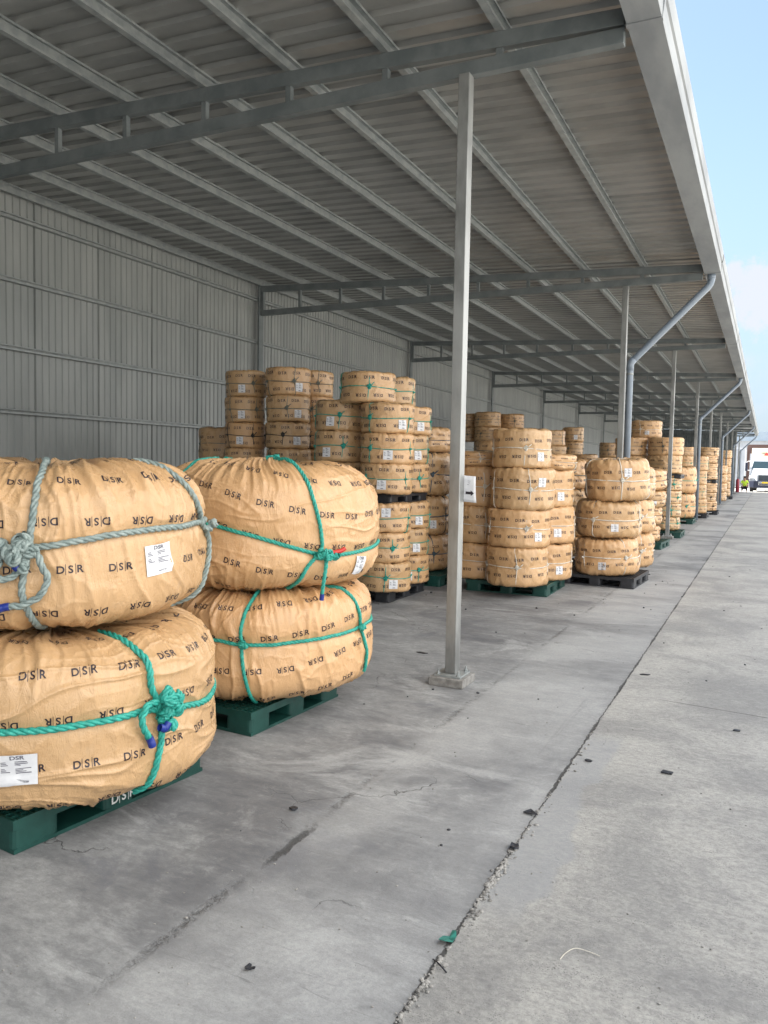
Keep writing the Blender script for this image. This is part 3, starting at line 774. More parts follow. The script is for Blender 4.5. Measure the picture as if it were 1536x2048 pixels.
# ---------------------------------------------------------------- pallets
def pallet_meshes(mt):
    h=.55
    d=MB()
    n=27
    for i in range(n):
        x=-h+.012+(1.1-.024)*i/(n-1); d.box(x-.006,x+.006,-h+.012,h-.012,.118,.146)
        d.box(-h+.012,h-.012,x-.006,x+.006,.119,.1475)
    d.box(-h,h,-h,-h+.012,.105,.149); d.box(-h,h,h-.012,h,.105,.149); d.box(-h,-h+.012,-h+.012,h-.012,.105,.149); d.box(h-.012,h,-h+.012,h-.012,.105,.149)
    for a in (-.14,.14): d.box(-h+.02,h-.02,a*2.6-.004,a*2.6+.004,.10,.1485)
    deck=d.mesh('deck',mt)
    bl=[]
    for i in (-1,0,1):
        for j in (-1,0,1):
            sx=.085; hx=.10 if i else .085; hy=.11 if j else .09
            cx=i*(h-hx-.004); cy=j*(h-hy-.004); b_=MB(); z0,z1=.020,.1045
            r=.03; pts=[]
            for qx,qy,a0 in ((1,1,0),(-1,1,90),(-1,-1,180),(1,-1,270)):
                for a in (0,30,60,90): pts.append((cx+qx*(hx-r)+r*cos(R(a0+a)),cy+qy*(hy-r)+r*sin(R(a0+a))))
            b_.prism(pts,2,z0,z1); bl.append(b_.mesh('block',mt))
    s_=MB()
    for a in (-1,0,1):
        c_=a*(h-.09); s_.box(-h+.004,h-.004,c_-.085,c_+.085,0.002,.0195)
        for lo,hi in ((-h+.176,-.086),(.086,h-.176)): s_.box(c_-.085,c_+.085,lo,hi,.001,.0185)
    return deck,bl,s_.mesh('skid',mt)
PM={k:pallet_meshes(M['pallet_'+k]) for k in ('green','black')}
def pallet(col,x,y,rz,label,z=0,sz=(1,1,1),g='plastic pallets under the coil stacks'):
    root=empty('plastic_pallet',(x,y,z)); root.rotation_euler.z=R(rz); root.scale=sz
    tag(root,label,'pallet',g); d,bl,s_=PM[col]
    link('deck',d,root)
    for b_ in bl: link('block',b_,root)
    link('skid',s_,root); return root
p1=pallet('green',-3.245,2.77,-5.5,'green plastic pallet with white lettering, nearest to the camera')
v,f_=mark(.085,0,4)
lt=mesh_np('lettering',np.array([(.5512,-a*.62-.02,.058+b_*.62) for a,b_ in v]) *np.array([1,-1,1]),[f_],[M['white_ink']],smooth=False)
link('lettering',lt,p1)
pallet('green',-3.25,4.33,-3,'green plastic pallet under the second stack of big coils',0,(1,.9,1))

# ---------------------------------------------------------------- stacks
ORD=['topmost','second','third','fourth','fifth','sixth','seventh','eighth']
def stack(key,x,y,Rr,zs,desc,col,group,offs=None,sheets=None,rads=None,skip=(),tilt=.02,ropes=None,keys=None,cols=None):
    """zs: list of (z0,z1) from the bottom up"""
    n=len(zs)
    for i,(a,b_) in enumerate(zs):
        lv=n-1-i
        if i in skip: continue
        word=ORD[lv] if lv==0 else ORD[lv]+' from top'
        cc=cols[i] if cols else col; cn=cc.split('_')[1].replace('dull','grey')
        dx=offs[i] if offs else (rs.uniform(-.018,.018),rs.uniform(-.018,.018))
        sh=sheets[i] if sheets else None
        place(keys[i] if keys else key,x+dx[0],y+dx[1],a,rads[i] if rads else Rr*rs.uniform(.98,1.02),(b_-a)*1.025,
          f'{word}, {cn}-roped coil in {desc}',group,cc,ropes[i] if ropes else None,
          sh if not isinstance(sh,tuple) else sh[0],isinstance(sh,tuple),tilt)
def seg(*z): return list(zip(z[:-1],z[1:]))
N_=None
gD='coils of the tall stacks left of the near post'
# three tall stacks split by a black pallet half way up
stack('small',-4.13,8.47,.325,seg(.15,.50,.85,1.20)+seg(1.31,1.67,2.03,2.385),'the front right stack on black pallets',['rope_teal'][0],gD,
      sheets=[20,-36,(4,),-10,2,34],ropes=[2,20,-30,-50,-38,-40])
place('small',-4.40,8.50,2.39,.335,.375,'highest teal-roped coil left of the near post, knot at its front',gD,'rope_teal',2,None)
stack('small',-4.22,9.25,.315,seg(.15,.505,.855,1.20)+seg(1.31,1.67,2.04,2.40),'stack touching the near post on black pallets','rope_teal',gD,
      sheets=[8,32,34,2,34,34],ropes=[36,0,-10,35,-16,-20])
place('small',-4.44,9.24,2.41,.315,.375,'small teal-roped coil capping the stack behind the highest knotted coil',gD,'rope_teal',-30,None)
stack('small',-4.86,8.62,.315,seg(.15,.50,.85,1.20)+seg(1.31,1.68,2.06,2.44),'lower stack left of the knotted top coil','rope_teal',gD,
      sheets=[N_,N_,N_,20,-30,-24],ropes=[0,0,0,-10,8,-2],skip=(0,))
pallet('black',-4.56,8.93,0,'black plastic pallet on the floor under the tall teal roped stacks')
pallet('black',-4.54,8.90,0,'black plastic pallet sandwiched half way up the tall stacks',1.20,(1,1,.72))
gC='coils of the grey roped stacks by the back wall'
stack('small',-6.02,9.22,.305,seg(.15,.46,.80,1.14,1.50,1.855,2.215,2.575,2.955),'widest of the back wall stacks','rope_dull',gC,
      sheets=[N_,N_,N_,N_,N_,24,26,28],ropes=[0,0,0,0,10,-12,-4,14],skip=(0,1),cols=['rope_dull']*5+['rope_black']+['rope_dull']*2)
stack('small',-6.82,9.32,.285,seg(.15,.46,.80,1.14,1.50,1.86,2.22,2.585,2.955),'leftmost tall stack by the back wall','rope_dull',gC,
      sheets=[N_,N_,N_,N_,N_,-16,-10,-12],ropes=[0,0,0,0,10,20,34,20],skip=(0,1,2,3),cols=['rope_dull']*5+['rope_black']+['rope_dull']*2)
stack('small',-6.02,9.88,.305,seg(.15,.46,.80,1.14,1.50,1.87,2.25,2.62,2.985),'half hidden right stack by the back wall','rope_dull',gC,
      ropes=[0,0,0,0,10,-12,-4,14],skip=(0,1,2,3))
place('medium',-7.55,9.75,1.68,.37,.50,'shaded brown coil at the left end against the wall','coils of the grey roped stacks by the back wall','rope_dull',10,None)
place('medium',-7.55,9.75,1.18,.37,.50,'second shaded brown coil below the one at the left end by the wall','coils of the grey roped stacks by the back wall','rope_dull',10,None)
gE='coils of the wide stacks around the near post'
stack('large',-4.52,10.48,.45,[(.15,.66),(.66,1.23),(1.23,1.84),(1.84,2.20)],'slack blue stack left of the post','rope_navy',gE,
      sheets=[N_,26,N_,N_],ropes=[28,-38,20,8],rads=[.44,.44,.46,.45],tilt=.02)
pallet('green',-4.50,10.42,0,'green plastic pallet under the slack blue roped stack')
stack('medium',-3.52,10.22,.39,[(.15,.63),(.63,1.12),(1.12,1.66),(1.66,1.86)],'stack just right of the near post','rope_white',gE,
      sheets=[N_]*4,ropes=[16,12,8,2],keys=['medium','medium','medium','slack'])
stack('medium',-2.83,9.80,.39,seg(.15,.64,1.13,1.64,2.13),'the broad stack on the green pallet','rope_white',gE,
      sheets=[N_,38,(36,),40],ropes=[0,14,14,8],rads=[.385,.40,.40,.375],offs=[(-.02,0),(-.02,0),(.02,0),(-.01,0)])
stack('medium',-2.72,10.58,.39,[(.15,.64),(.64,1.13),(1.13,1.63),(1.63,1.84)],'stack behind and right of the broad one','rope_white',gE,
      sheets=[34,26,34,N_],ropes=[-20,-10,0,0],keys=['medium','medium','medium','slack'])
pallet('green',-3.02,10.38,1,'green plastic pallet under the broad white roped stacks')
gH='coils of the slumped stacks right of the broad stack'
stack('large',-1.99,11.53,.44,seg(.15,.68,1.205,1.80),'slumped stack on the black pallet','rope_white',gH,
      sheets=[-8,12,(20,)],ropes=[36,-26,10],rads=[.445,.45,.445],offs=[(-.03,0),(-.035,0),(.075,0)],tilt=.03)
stack('large',-1.95,12.55,.44,seg(.15,.68,1.2,1.70),'stack hidden behind the slumped one','rope_white',gH,tilt=.03,ropes=[34,34,34])
pallet('black',-2.10,11.72,-3,'black plastic pallet under the slumped stack, beside the open aisle')
pallet('black',-3.20,12.6,2,'black plastic pallet in shade between the broad and slumped stacks')
stack('large',-3.14,13.62,.44,seg(.15,.49,.88,1.30,1.80),'shaded stack between broad and slumped ones','rope_dull',gH,
      tilt=.02,cols=['rope_dull','rope_dull','rope_dull','rope_dull'],keys=['slack']*4)
gI='coils of the stacks beside the third post'
stack('slack',-2.40,17.35,.46,seg(.15,.49,.88,1.24,1.66),'slack stack left of the third post','rope_black',gI,
      sheets=[N_,N_,32,N_],ropes=[-4,2,4,0],rads=[.44,.46,.50,.53],tilt=.05,offs=[(-.02,0),(0,0),(0,0),(.0,0)])
pallet('green',-2.42,17.6,-3,'green plastic pallet under the black roped stack')
stack('medium',-2.30,20.75,.42,[(.15,.50),(.50,.83),(.83,1.15),(1.15,1.46),(1.56,2.02),(2.02,2.46)],'stack directly behind the third post','rope_teal',gI,
      sheets=[N_,N_,-28,-28,N_,N_],keys=['slack','small','small','small','medium','medium'],cols=['rope_teal']*4+['rope_dull']*2)
stack('medium',-3.13,20.9,.40,seg(.15,.6,1.06,1.55,2.01,2.46),'stack seen beside the grey downpipe','rope_dull',gI,skip=(0,1),cols=['rope_dull']*5)
place('medium',-2.86,21.3,2.47,.39,.45,'lone white roped coil crowning the stacks behind the third post',gI,'rope_white',-20,4)
pallet('black',-2.32,20.9,0,'black plastic pallet between coils behind the third post',1.46,(.8,.8,.66))
pallet('green',-2.36,20.75,0,'green plastic pallet behind the third post footing')
gL='coils of the stacks beyond the third post'
stack('large',-2.50,26.25,.56,[(.15,.93),(.93,1.76)],'fat pair before the fourth post','rope_teal',gL,ropes=[30,0],rads=[.53,.56],tilt=.02)
pallet('green',-2.52,26.3,0,'green plastic pallet under the pair of fat coils')
stack('small',-3.2,28.6,.42,seg(.15,.7,1.25,1.8,2.32),'dark stack behind the fat pair','rope_dull',gL,skip=(0,1))
stack('medium',-2.62,29.4,.33,seg(.15,.64,1.15,1.66,2.16),'left stack past the fourth post','rope_teal',gL,tilt=.02)
stack('medium',-2.20,30.1,.32,seg(.15,.64,1.15,1.66,2.16),'right stack past the fourth post','rope_teal',gL,tilt=.02)
place('small',-2.75,30.4,2.17,.40,.34,'dark coil on top of the stacks just past the fourth post',gL,'rope_dull',0,None)
stack('small',-2.08,32.3,.42,[(.15,.50),(.50,.83),(.83,1.20),(1.33,1.65),(1.65,1.95),(1.95,2.22),(2.22,2.55)],'pallet split stack before the fifth post','rope_black',gL,sheets=[N_,N_,N_,-20,N_,N_,N_])
pallet('black',-2.10,32.4,0,'black plastic pallet inside the stack before the fifth post',1.20,(.75,.75,.8))
pallet('black',-2.35,29.9,0,'black plastic pallet under the stacks past the fourth post')
pallet('black',-2.14,32.5,0,'black plastic pallet on the floor before the fifth post')
gN='coils of the farthest stacks'
stack('slack',-2.15,42.8,.40,seg(.15,.6,1.05,1.5,1.95),'stack beside the sixth post','rope_white',gN,tilt=.05)
stack('slack',-2.3,50.8,.40,seg(.15,.6,1.05,1.5,1.95,2.42,2.9),'farthest tall stack, seventh post','rope_dull',gN,tilt=.04)
pallet('black',-2.3,51.0,0,'black plastic pallet under the farthest tall stack')
gO='coils deep in the shed by the back wall'
stack('medium',-7.30,21.7,.38,seg(1.55,1.97,2.39,2.80,3.22),'tall shaded stack right of the near post','rope_dull',gO,skip=(0,))
stack('medium',-6.9,22.6,.38,seg(1.97,2.39,2.80,3.22),'hindmost tall shaded stack near the post','rope_dull',gO)
stack('medium',-8.05,22.0,.38,seg(1.97,2.39,2.80,3.20),'shaded stack peeping past the near post','rope_dull',gO,skip=(0,))
stack('slack',-5.75,17.6,.44,seg(.9,1.35,1.78,2.27),'slack shaded stack right of the post','rope_dull',gO,skip=(0,))
stack('medium',-6.0,21.2,.40,seg(1.8,2.3,2.72),'left dark stack above the broad one','rope_dull',gO)
stack('medium',-5.25,21.0,.36,seg(1.8,2.25,2.66),'right dark stack above the broad one','rope_dull',gO)
stack('small',-5.2,23.3,.31,seg(1.2,1.62,2.04,2.44,2.86),'thin shaded stack left of the downpipe','rope_dull',gO,skip=(0,),sheets=[N_,N_,N_,14])
stack('medium',-5.62,22.3,.36,seg(1.2,1.62,2.05),'low shaded stack left of the thin one','rope_dull',gO)
stack('medium',-4.62,22.2,.36,seg(1.2,1.62,2.05),'low shaded stack right of the thin one','rope_dull',gO)
stack('small',-5.42,30.4,.33,seg(1.0,1.55,2.1,2.64),'far stack touching the second post','rope_dull',gO,skip=(0,))

# ---------------------------------------------------------------- paper sign on the near post
sg=empty('paper_sign',(XP,Y1-.02,1.5)); tag(sg,'white paper sheet with a black arrow fixed to the near post','sign')
def sgpt(u,v):   # u 0..1 across, v 0..1 up ; slightly curled
    return (-.07+.205*u+.012*v*(0.3-u)*-1.2-.02*(v)*(u>0.5)*u, .03+.012*sin(u*2.6)+.012*(v-.5)**2*4*u, -.105+.20*v-.012*u)
nv=[];nf=[]
for j in range(9):
    for i in range(9): nv.append(sgpt(i/8,j/8))
for j in range(8):
    for i in range(8): a=j*9+i; nf.append((a,a+1,a+10,a+9))
sh=link('sheet',MB().raw(nv,nf).mesh('sheet',M['paper'],True),sg); sm=sh.modifiers.new('thick','SOLIDIFY'); sm.thickness=.0015
arr=[(.60,.30),(.80,.30),(.80,.24),(.93,.35),(.80,.46),(.80,.40),(.60,.40)]
def lift(p): q=sgpt(*p); return (q[0],q[1]-.004,q[2])
am=MB().raw([lift(p) for p in arr],[(0,1,5,6),(1,2,3),(1,3,5),(3,4,5)]).mesh('arrow',M['ink']); link('arrow',am,sg)
tm=MB()
for k,(a,b_) in enumerate(((.68,.80),(.70,.78),(.66,.74))): y_=.80-.07*k; tm.raw([lift(p) for p in ((a,y_),(b_,y_),(b_,y_+.012),(a,y_+.012))],[(0,1,2,3)])
link('faint_print',tm.mesh('faint_print',M['grey_ink']),sg)

# ---------------------------------------------------------------- bits on the ground
M['scrap']=vary('black_scrap',(.012,.014,.018),(.04,.042,.05),30,.5)
M['teal_scrap']=vary('teal_scrap',(.02,.13,.11),(.03,.20,.16),30,.5)
M['wire']=mat('pale_wire',(.55,.52,.45),.5)[0]
def scrap(name,label,cat,x,y,poly,th,mt,rz=0,bend=.0):
    b_=MB(); n=len(poly); v=[]
    cx=sum(p[0] for p in poly)/n; cy=sum(p[1] for p in poly)/n
    for zz in (0,th):
        for i,(px,py) in enumerate(poly): v.append((px,py,.004+zz+bend*((px-cx)**2+(py-cy)**2)*90*(1+.4*sin(i*2.1))))
    v+=[(cx,cy,.003),(cx,cy,.004+th)]
    f=[(i,(i+1)%n,n+(i+1)%n,n+i) for i in range(n)]+[((i+1)%n,i,2*n) for i in range(n)]+[(n+i,n+(i+1)%n,2*n+1) for i in range(n)]
    o=link(name,b_.raw(v,f).mesh(name,mt),None,(x,y,0)); o.scale=(.7,.7,.7) if 'shard' in name or 'lump' in name or 'bent' in name else (.82,.82,.82); o.rotation_euler.z=R(rz); tag(o,label,cat); return o
scrap('plastic_scrap','torn teal plastic scrap lying in the floor joint','litter',-.927,2.476,[(-.022,-.05),(.004,-.046),(.024,-.01),(.02,.03),(.006,.052),(-.014,.056),(-.008,.02),(-.03,.0)],.003,M['teal_scrap'],-8,.06)
scrap('plastic_chip','small dark rectangular chip with a notch on the right slab','litter',-.418,4.443,[(-.035,-.022),(.015,-.022),(.018,-.012),(.034,-.014),(.034,.024),(-.033,.026)],.008,M['scrap'],-10)
scrap('plastic_shard','dark grey triangular shard lying across the joint','litter',-.943,3.60,[(-.055,-.02),(.05,-.045),(-.01,.05)],.006,M['scrap'],8,.02)
scrap('rubber_lump','dark crumpled lump stuck in the widened joint','litter',-.915,3.227,[(-.022,-.03),(.012,-.034),(.03,-.01),(.018,.03),(-.006,.022),(-.028,.03)],.016,M['scrap'],0,.05)
scrap('bent_scrap','tiny bent dark brown scrap near the bottom edge','litter',-1.447,2.023,[(-.020,-.012),(-.008,-.018),(.002,-.004),(.022,.012),(.018,.02),(-.004,.008),(-.010,.024),(-.022,.020)],.008,M['scrap'],-10,.1)
scrap('dark_lump','small black lump on the left slab near the stained joint','litter',-1.965,3.093,[(-.026,-.014),(.0,-.022),(.024,-.010),(.028,.012),(.004,.022),(-.020,.016)],.012,M['scrap'],0,.05)
scrap('oval_chip','small oval black chip right of the joint','litter',-.836,4.411,[(-.024,-.010),(.0,-.018),(.022,-.008),(.024,.010),(.0,.018),(-.022,.012)],.007,M['scrap'],-20)
scrap('far_chip','tiny black chip by the transverse joint at the right edge','litter',-.10,5.40,[(-.03,-.016),(.02,-.02),(.03,.012),(-.018,.02)],.006,M['scrap'],10)
scrap('mid_chip','tiny dark chip beside the joint past the near post','litter',-.812,6.525,[(-.05,-.014),(.03,-.02),(.05,.01),(-.02,.02)],.006,M['scrap'],10)
scrap('flat_offcut','flat dark offcut on the floor left of the near post','litter',-2.674,6.29,[(-.06,-.012),(.05,-.03),(.07,.0),(-.03,.02)],.005,M['scrap'],0)
wq=catmull([(-.055,-.05,.004),(-.045,-.01,.006),(-.02,.022,.012),(.02,.032,.008),(.062,.03,.004)],8)
V,F=sweep(wq,.0015,7); o=link('wire_offcut',mesh_np('wire',V,[F],[M['wire']]),None,(-.50,2.60,0)); tag(o,'thin curved pale wire offcut on the right slab','wire')
V,F=sweep(catmull([(-.03,.02,.005),(0,0,.009),(.035,-.022,.004)],8),.0026,6); o=link('twig',mesh_np('twig',V,[F],[M['scrap']]),None,(-.905,2.33,0)); tag(o,'short dark twig lying across the joint below the teal scrap','twig')
# pebbles and crumbled concrete along the joint, plus loose specks
M['pebble']=vary('crumbled_concrete',(.16,.155,.145),(.36,.35,.33),14,.9)
rg=random.Random(9); V=[];F=[]
ico=[(0,0,-1),(.72,-.53,-.45),(-.28,-.85,-.45),(-.89,0,-.45),(-.28,.85,-.45),(.72,.53,-.45),(.28,-.85,.45),(-.72,-.53,.45),(-.72,.53,.45),(.28,.85,.45),(.89,0,.45),(0,0,1)]
icf=[(0,1,2),(1,0,5),(0,2,3),(0,3,4),(0,4,5),(1,5,10),(2,1,6),(3,2,7),(4,3,8),(5,4,9),(1,10,6),(2,6,7),(3,7,8),(4,8,9),(5,9,10),(6,10,11),(7,6,11),(8,7,11),(9,8,11),(10,9,11)]
def peb(x,y,r):
    o=len(V); a=rg.uniform(0,6.28); sx,sy,sz=r*rg.uniform(.7,1.3),r*rg.uniform(.7,1.3),r*rg.uniform(.45,.8)
    for p in ico:
        k=rg.uniform(.8,1.15); px,py=p[0]*sx*k,p[1]*sy*k; V.append((x+px*cos(a)-py*sin(a),y+px*sin(a)+py*cos(a),max(.001,sz*.5+p[2]*sz*k)))
    F.extend([tuple(i+o for i in t) for t in icf])
for i in range(620):
    y=rg.choice((rg.gauss(2.95,.22),rg.gauss(2.15,.16),rg.uniform(1.7,5),rg.gauss(2.95,.12)))
    peb(-.915+rg.gauss(0,.007)+.03*(rg.random()<.2)*rg.random(),y,min(.011,abs(rg.gauss(.0032,.0026))+.0012))
for i in range(500): peb(rg.uniform(-2.2,.9),1.6+rg.random()**1.6*9,abs(rg.gauss(.0022,.0018))+.001)
tag(link('crumbled_concrete',mesh_np('crumbs',V,[np.array(F)],[M['pebble']],smooth=False)),'crumbs of grey concrete scattered along the floor joint','gravel',kind='stuff')
rg=random.Random(12); V=[];F=[]
for i in range(150): peb(rg.uniform(-5,.7),2+rg.random()**.8*14,abs(rg.gauss(.005,.005))+.002)
tag(link('dark_grit',mesh_np('grit',V,[np.array(F)],[M['scrap']],smooth=False)),'dark specks of grit scattered over the concrete floor','grit',kind='stuff')

# ---------------------------------------------------------------- truck at the far end
M['truck_white']=mat('truck_white_paint',(.42,.45,.49),.25)[0]; M['truck_cream']=mat('truck_cream_paint',(.44,.395,.28),.3)[0]
M['truck_dark']=mat('truck_dark_plastic',(.02,.025,.05),.45)[0]; M['glass']=mat('dark_glass',(.02,.035,.045),.08)[0]
M['grille']=mat('grille_metal',(.10,.12,.14),.35,.5)[0]; M['tyre']=mat('tyre_rubber',(.015,.015,.016),.8)[0]
M['plate']=mat('yellow_plate',(.70,.50,.02),.5)[0]; M['red']=mat('red_paint',(.5,.03,.02),.5)[0]; M['lamp']=mat('lamp_glass',(.6,.63,.66),.15)[0]
M['chrome']=mat('chrome',(.7,.7,.7),.2,.9)[0]; M['grey_band']=mat('grey_print',(.35,.38,.45),.5)[0]
tk=empty('truck',(-.05,71.2,0)); tag(tk,'white and cream conventional truck parked facing us at the yard end','truck')
def tp(name,mb,mt,par=tk,bevel=.03,smooth=False): return link(name,mb.mesh(name,mt,smooth),par,bevel=bevel)
# local frame: x across, y back (+), front bumper at y 0
cab=MB(); cab.prism([(1.55,.95),(1.55,1.93),(1.95,2.62),(2.2,2.66),(4.4,2.66),(4.4,.75),(1.6,.75)],0,-1.15,1.15)
tp('cab',cab,M['truck_white'])
df=MB(); df.raw([(-1.08,2.0,2.64),(1.08,2.0,2.64),(-.95,2.35,3.50),(.95,2.35,3.50),(-1.18,4.4,2.64),(1.18,4.4,2.64),(-1.15,4.4,3.72),(1.15,4.4,3.72)],[(0,1,3,2),(2,3,7,6),(4,6,7,5),(0,2,6,4),(1,5,7,3),(0,4,5,1)])
sl=tp('roof_fairing',df,M['truck_cream'])
em=MB(); em.raw([(-.22,2.155,3.06),(.22,2.155,3.06),(0,2.235,3.30)],[(0,1,2)]); tp('emblem',em,M['red'],sl,0)
eb=MB(); eb.raw([(-.52,2.23,3.36),(.8,2.23,3.36),(.6,2.28,3.45),(-.4,2.28,3.45)],[(0,1,2,3)]); tp('band',eb,M['grey_band'],sl,0)
ws=MB(); ws.raw([(-1.06,1.50,1.90),(1.06,1.50,1.90),(-.95,1.90,2.56),(.95,1.90,2.56),(-1.02,1.6,2.0),(1.02,1.6,2.0),(-.95,1.96,2.56),(.95,1.96,2.56)],[(0,1,3,2),(4,6,7,5),(0,2,6,4),(1,5,7,3),(0,4,5,1),(2,3,7,6)])
tp('windscreen',ws,M['glass'],bevel=0)
hd=MB(); hd.raw([(-.62,.25,.85),(.62,.25,.85),(.62,.22,1.42),(-.62,.22,1.42),(-.60,.45,1.62),(.60,.45,1.62),(.95,1.53,1.93),(-.95,1.53,1.93),(-1.1,1.53,.85),(1.1,1.53,.85),(-1.05,1.53,1.55),(1.05,1.53,1.55),(-.85,.5,1.25),(.85,.5,1.25),(-.9,.5,.85),(.9,.5,.85)],
  [(0,1,2,3),(3,2,5,4),(4,5,6,7),(0,3,12,14),(1,15,13,2),(3,4,12),(2,13,5),(4,7,10,12),(5,13,11,6),(12,10,8,14),(13,15,9,11),(0,14,8,9,15,1)])
tp('hood',hd,M['truck_white'],bevel=.02)
gr=MB()
gr.box(-.50,.50,.185,.218,.90,1.40)
for k in range(9): gr.box(-.48,.48,.165,.184,.93+k*.05,.95+k*.05)
tp('grille',gr,M['grille'],bevel=0)
for sx in (-1,1):
    tp('headlight',MB().box(sx*1.02-.22,sx*1.02+.14,.30,.62,1.02,1.26),M['lamp'],bevel=.05)
    tp('fender',MB().prism([(.35,.55),(.35,1.0),(.6,1.28),(1.4,1.35),(1.75,1.1),(1.75,.7),(1.6,.7),(1.35,1.08),(.8,1.08),(.55,.7)],0,sx*1.0-.20,sx*1.0+.20),M['truck_white'],bevel=.03)
    wt=tp('wheel',MB().prism([(1.07+.50*cos(a*PI/12),.50+.50*sin(a*PI/12)) for a in range(24)],0,sx*1.03-.14,sx*1.03+.14),M['tyre'],bevel=.03)
    tp('rim',MB().prism([(1.07+.28*cos(a*PI/8),.50+.28*sin(a*PI/8)) for a in range(16)],0,sx*1.18-.02,sx*1.18+.01),M['chrome'],wt,0)
    for yy in (5.6,6.9): tp('wheel',MB().prism([(yy+.50*cos(a*PI/12),.50+.50*sin(a*PI/12)) for a in range(24)],0,sx*.92-.26,sx*.92+.26),M['tyre'],bevel=.03)
    mr=tp('mirror',MB().box(sx*1.48-.10,sx*1.48+.10,1.55,1.68,1.72,2.42),M['truck_dark'],bevel=.02)
    tp('mirror_arm',MB().tube([(sx*1.13,1.75,2.52),(sx*1.35,1.66,2.56),(sx*1.47,1.62,2.45)],.025,8).tube([(sx*1.13,1.7,1.75),(sx*1.42,1.64,1.80)],.022,8),M['chrome'],mr,0)
bp=MB(); bp.raw([(-1.2,.25,.38),(-.85,0,.36),(.85,0,.36),(1.2,.25,.38),(-1.22,.25,.92),(-.85,-.02,.92),(.85,-.02,.92),(1.22,.25,.92),(-1.2,.6,.38),(1.2,.6,.38),(-1.22,.6,.92),(1.22,.6,.92)],
 [(0,1,5,4),(1,2,6,5),(2,3,7,6),(0,4,10,8),(3,9,11,7),(4,5,6,7,11,10),(0,8,9,3,2,1)])
bo=tp('bumper',bp,M['truck_dark'],bevel=.03)
tp('bumper_opening',MB().box(-.52,.52,-.035,-.022,.58,.86),M['chrome'],bo,.012); tp('opening_shadow',MB().box(-.46,.46,-.045,-.036,.61,.70),M['truck_dark'],bo,0)
tp('number_plate',MB().box(-.25,.25,-.052,-.037,.72,.84),M['plate'],bo,0)
tp('chassis',MB().box(-.42,.42,.9,8.2,.55,.80),M['truck_dark'],bevel=0)

# ---------------------------------------------------------------- things beyond the truck
M['far_roof']=vary('pale_blue_cladding',(.24,.30,.37),(.28,.34,.40),1,.6); M['far_wall']=vary('pale_cladding',(.34,.36,.39),(.40,.42,.45),1,.6)
M['brown']=mat('brown_steel',(.10,.055,.045),.6)[0]; M['leaf']=vary('shrub_leaf',(.03,.09,.02),(.09,.18,.04),6,.6)
fb=empty('warehouse',(10,125,0)); tag(fb,'pale blue warehouse far beyond the truck','warehouse')
link('wall',MB().box(-19,34,0,30,0,6.1).mesh('wall',M['far_wall']),fb)
link('roof',MB().prism([(-19.5,6.1),(34.5,6.1),(34.5,7.4),(-19.5,7.4)],1,-.6,31).mesh('roof',M['far_roof']),fb)
link('door',MB().box(-10,-6.5,-.08,-.01,0,4.6).mesh('door',M['brown']),fb)
ct=empty('shipping_container',(-3.2,86,0)); tag(ct,'tall white ribbed container standing left behind the truck cab','container')
b_=MB(); b_.box(-1.22,1.22,0,6,.15,4.0)
cbod=link('body',b_.mesh('body',M['far_wall']),ct,bevel=.02)
b_=MB()
for k in range(9): b_.box(-1.1+k*.25,-1.1+k*.25+.1,-.05,-.005,.35,3.8)
link('ribs',b_.mesh('ribs',M['far_wall']),ct)
gt=empty('brown_gantry',(-.6,92,0)); tag(gt,'dark brown steel portal standing behind the truck roof','portal')
link('beam',MB().box(-1.35,1.5,0,.5,3.6,4.55).mesh('beam',M['brown']),gt); link('upright',MB().box(-1.35,-1.05,.05,.45,0,3.598).mesh('upright',M['brown']),gt); link('upright',MB().box(1.2,1.5,.05,.45,0,3.598).mesh('upright',M['brown']),gt)
# red extinguisher cabinet beside a far post
fx=empty('fire_extinguisher_stand',(-2.0,67.5,0)); tag(fx,'dark red extinguisher stand beside the farthest posts','fire extinguisher')
M['dark_red']=mat('dark_red_paint',(.22,.015,.03),.45)[0]
link('cylinder',MB().tube([(0,0,.02),(0,0,.05),(0,0,.98),(0,0,1.05),(0,0,1.1)],[.11,.13,.13,.09,.03],16).mesh('cylinder',M['dark_red'],True),fx)
link('valve',MB().box(-.02,.02,-.06,.06,1.10,1.22).mesh('valve',M['truck_dark']),fx)

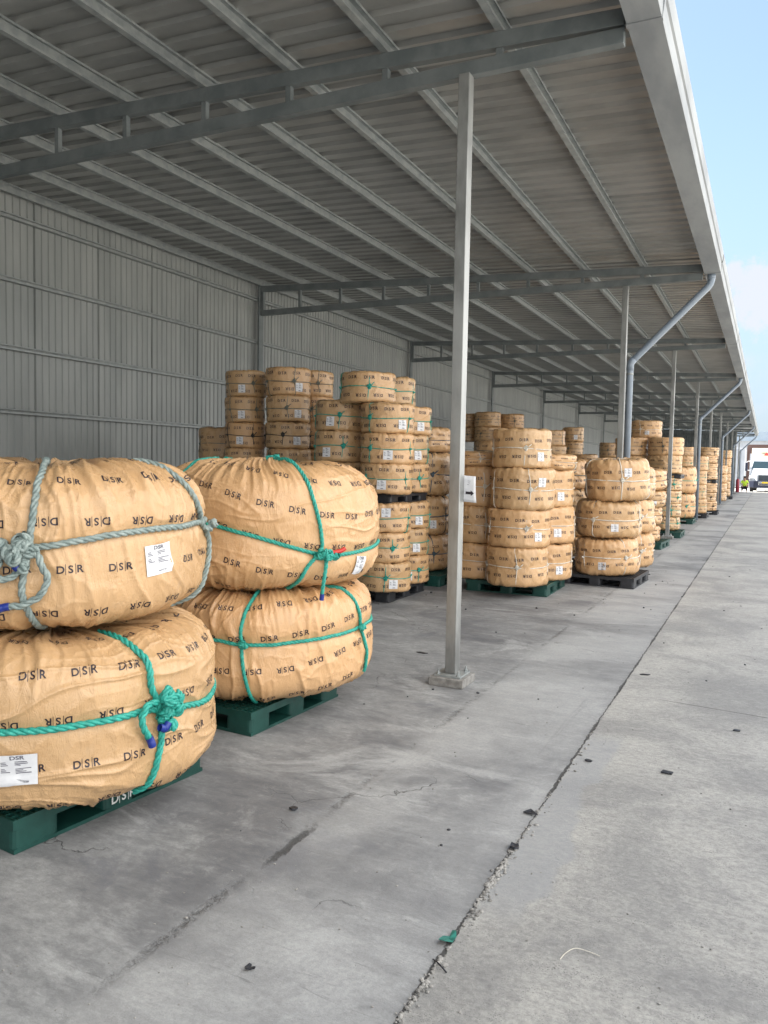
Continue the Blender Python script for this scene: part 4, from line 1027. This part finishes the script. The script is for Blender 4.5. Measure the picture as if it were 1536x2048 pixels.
# crouching worker in a high visibility vest
M['hivis']=mat('high_visibility_cloth',(.50,.72,.05),.7)[0]; M['skin']=mat('skin',(.38,.22,.15),.6)[0]; M['trouser']=mat('dark_trouser',(.02,.02,.03),.8)[0]; M['hair']=mat('black_hair',(.01,.01,.01),.6)[0]
def skin(name,pts,edges,rad,mt,parent,root=0):
    me=bpy.data.meshes.new(name); me.from_pydata(pts,edges,[]); me.materials.append(mt)
    o=link(name,me,parent); md=o.modifiers.new('skin','SKIN'); md.use_smooth_shade=True
    for i,q in enumerate(me.skin_vertices[0].data): q.radius=(rad[i],rad[i]); q.use_root=(i==root)
    s_=o.modifiers.new('sub','SUBSURF'); s_.levels=1; s_.render_levels=2; return o
pe=empty('person',(-1.55,69.6,0)); tag(pe,'person crouching in a yellow high visibility vest beside the truck','person')
J=[(0,0,.42),(0,-.04,.62),(0,-.12,.86),(0,-.17,.98),(0,-.19,1.05),(0,-.20,1.16),
   (-.11,0,.40),(-.17,-.36,.50),(-.16,-.14,.10),(-.17,-.30,.05),(.11,0,.40),(.17,-.36,.50),(.16,-.14,.10),(.17,-.30,.05),
   (-.19,-.12,.90),(-.26,-.20,.66),(-.18,-.38,.56),(.19,-.12,.90),(.26,-.20,.66),(.18,-.38,.56)]
E_=[(0,1),(1,2),(2,3),(3,4),(4,5),(0,6),(6,7),(7,8),(8,9),(0,10),(10,11),(11,12),(12,13),(2,14),(14,15),(15,16),(2,17),(17,18),(18,19)]
rad=[.15,.14,.15,.07,.06,.10,.10,.07,.05,.04,.10,.07,.05,.04,.07,.045,.03,.07,.045,.03]
skin('body',J,E_,rad,M['skin'],pe)
skin('vest',[(0,.0,.40),(0,-.03,.62),(0,-.11,.84),(0,-.15,.94),(-.18,-.11,.90),(.18,-.11,.90),(-.26,-.19,.70),(.26,-.19,.70)],[(0,1),(1,2),(2,3),(2,4),(2,5),(4,6),(5,7)],[.19,.18,.18,.08,.09,.09,.065,.065],M['hivis'],pe)
skin('trousers',[(0,.02,.36),(-.11,0,.38),(-.17,-.35,.48),(-.16,-.15,.12),(.11,0,.38),(.17,-.35,.48),(.16,-.15,.12)],[(0,1),(1,2),(2,3),(0,4),(4,5),(5,6)],[.17,.12,.09,.065,.12,.09,.065],M['trouser'],pe)
skin('hair',[(0,-.17,1.16),(0,-.19,1.22),(0,-.14,1.14)],[(0,1),(0,2)],[.105,.09,.09],M['hair'],pe)
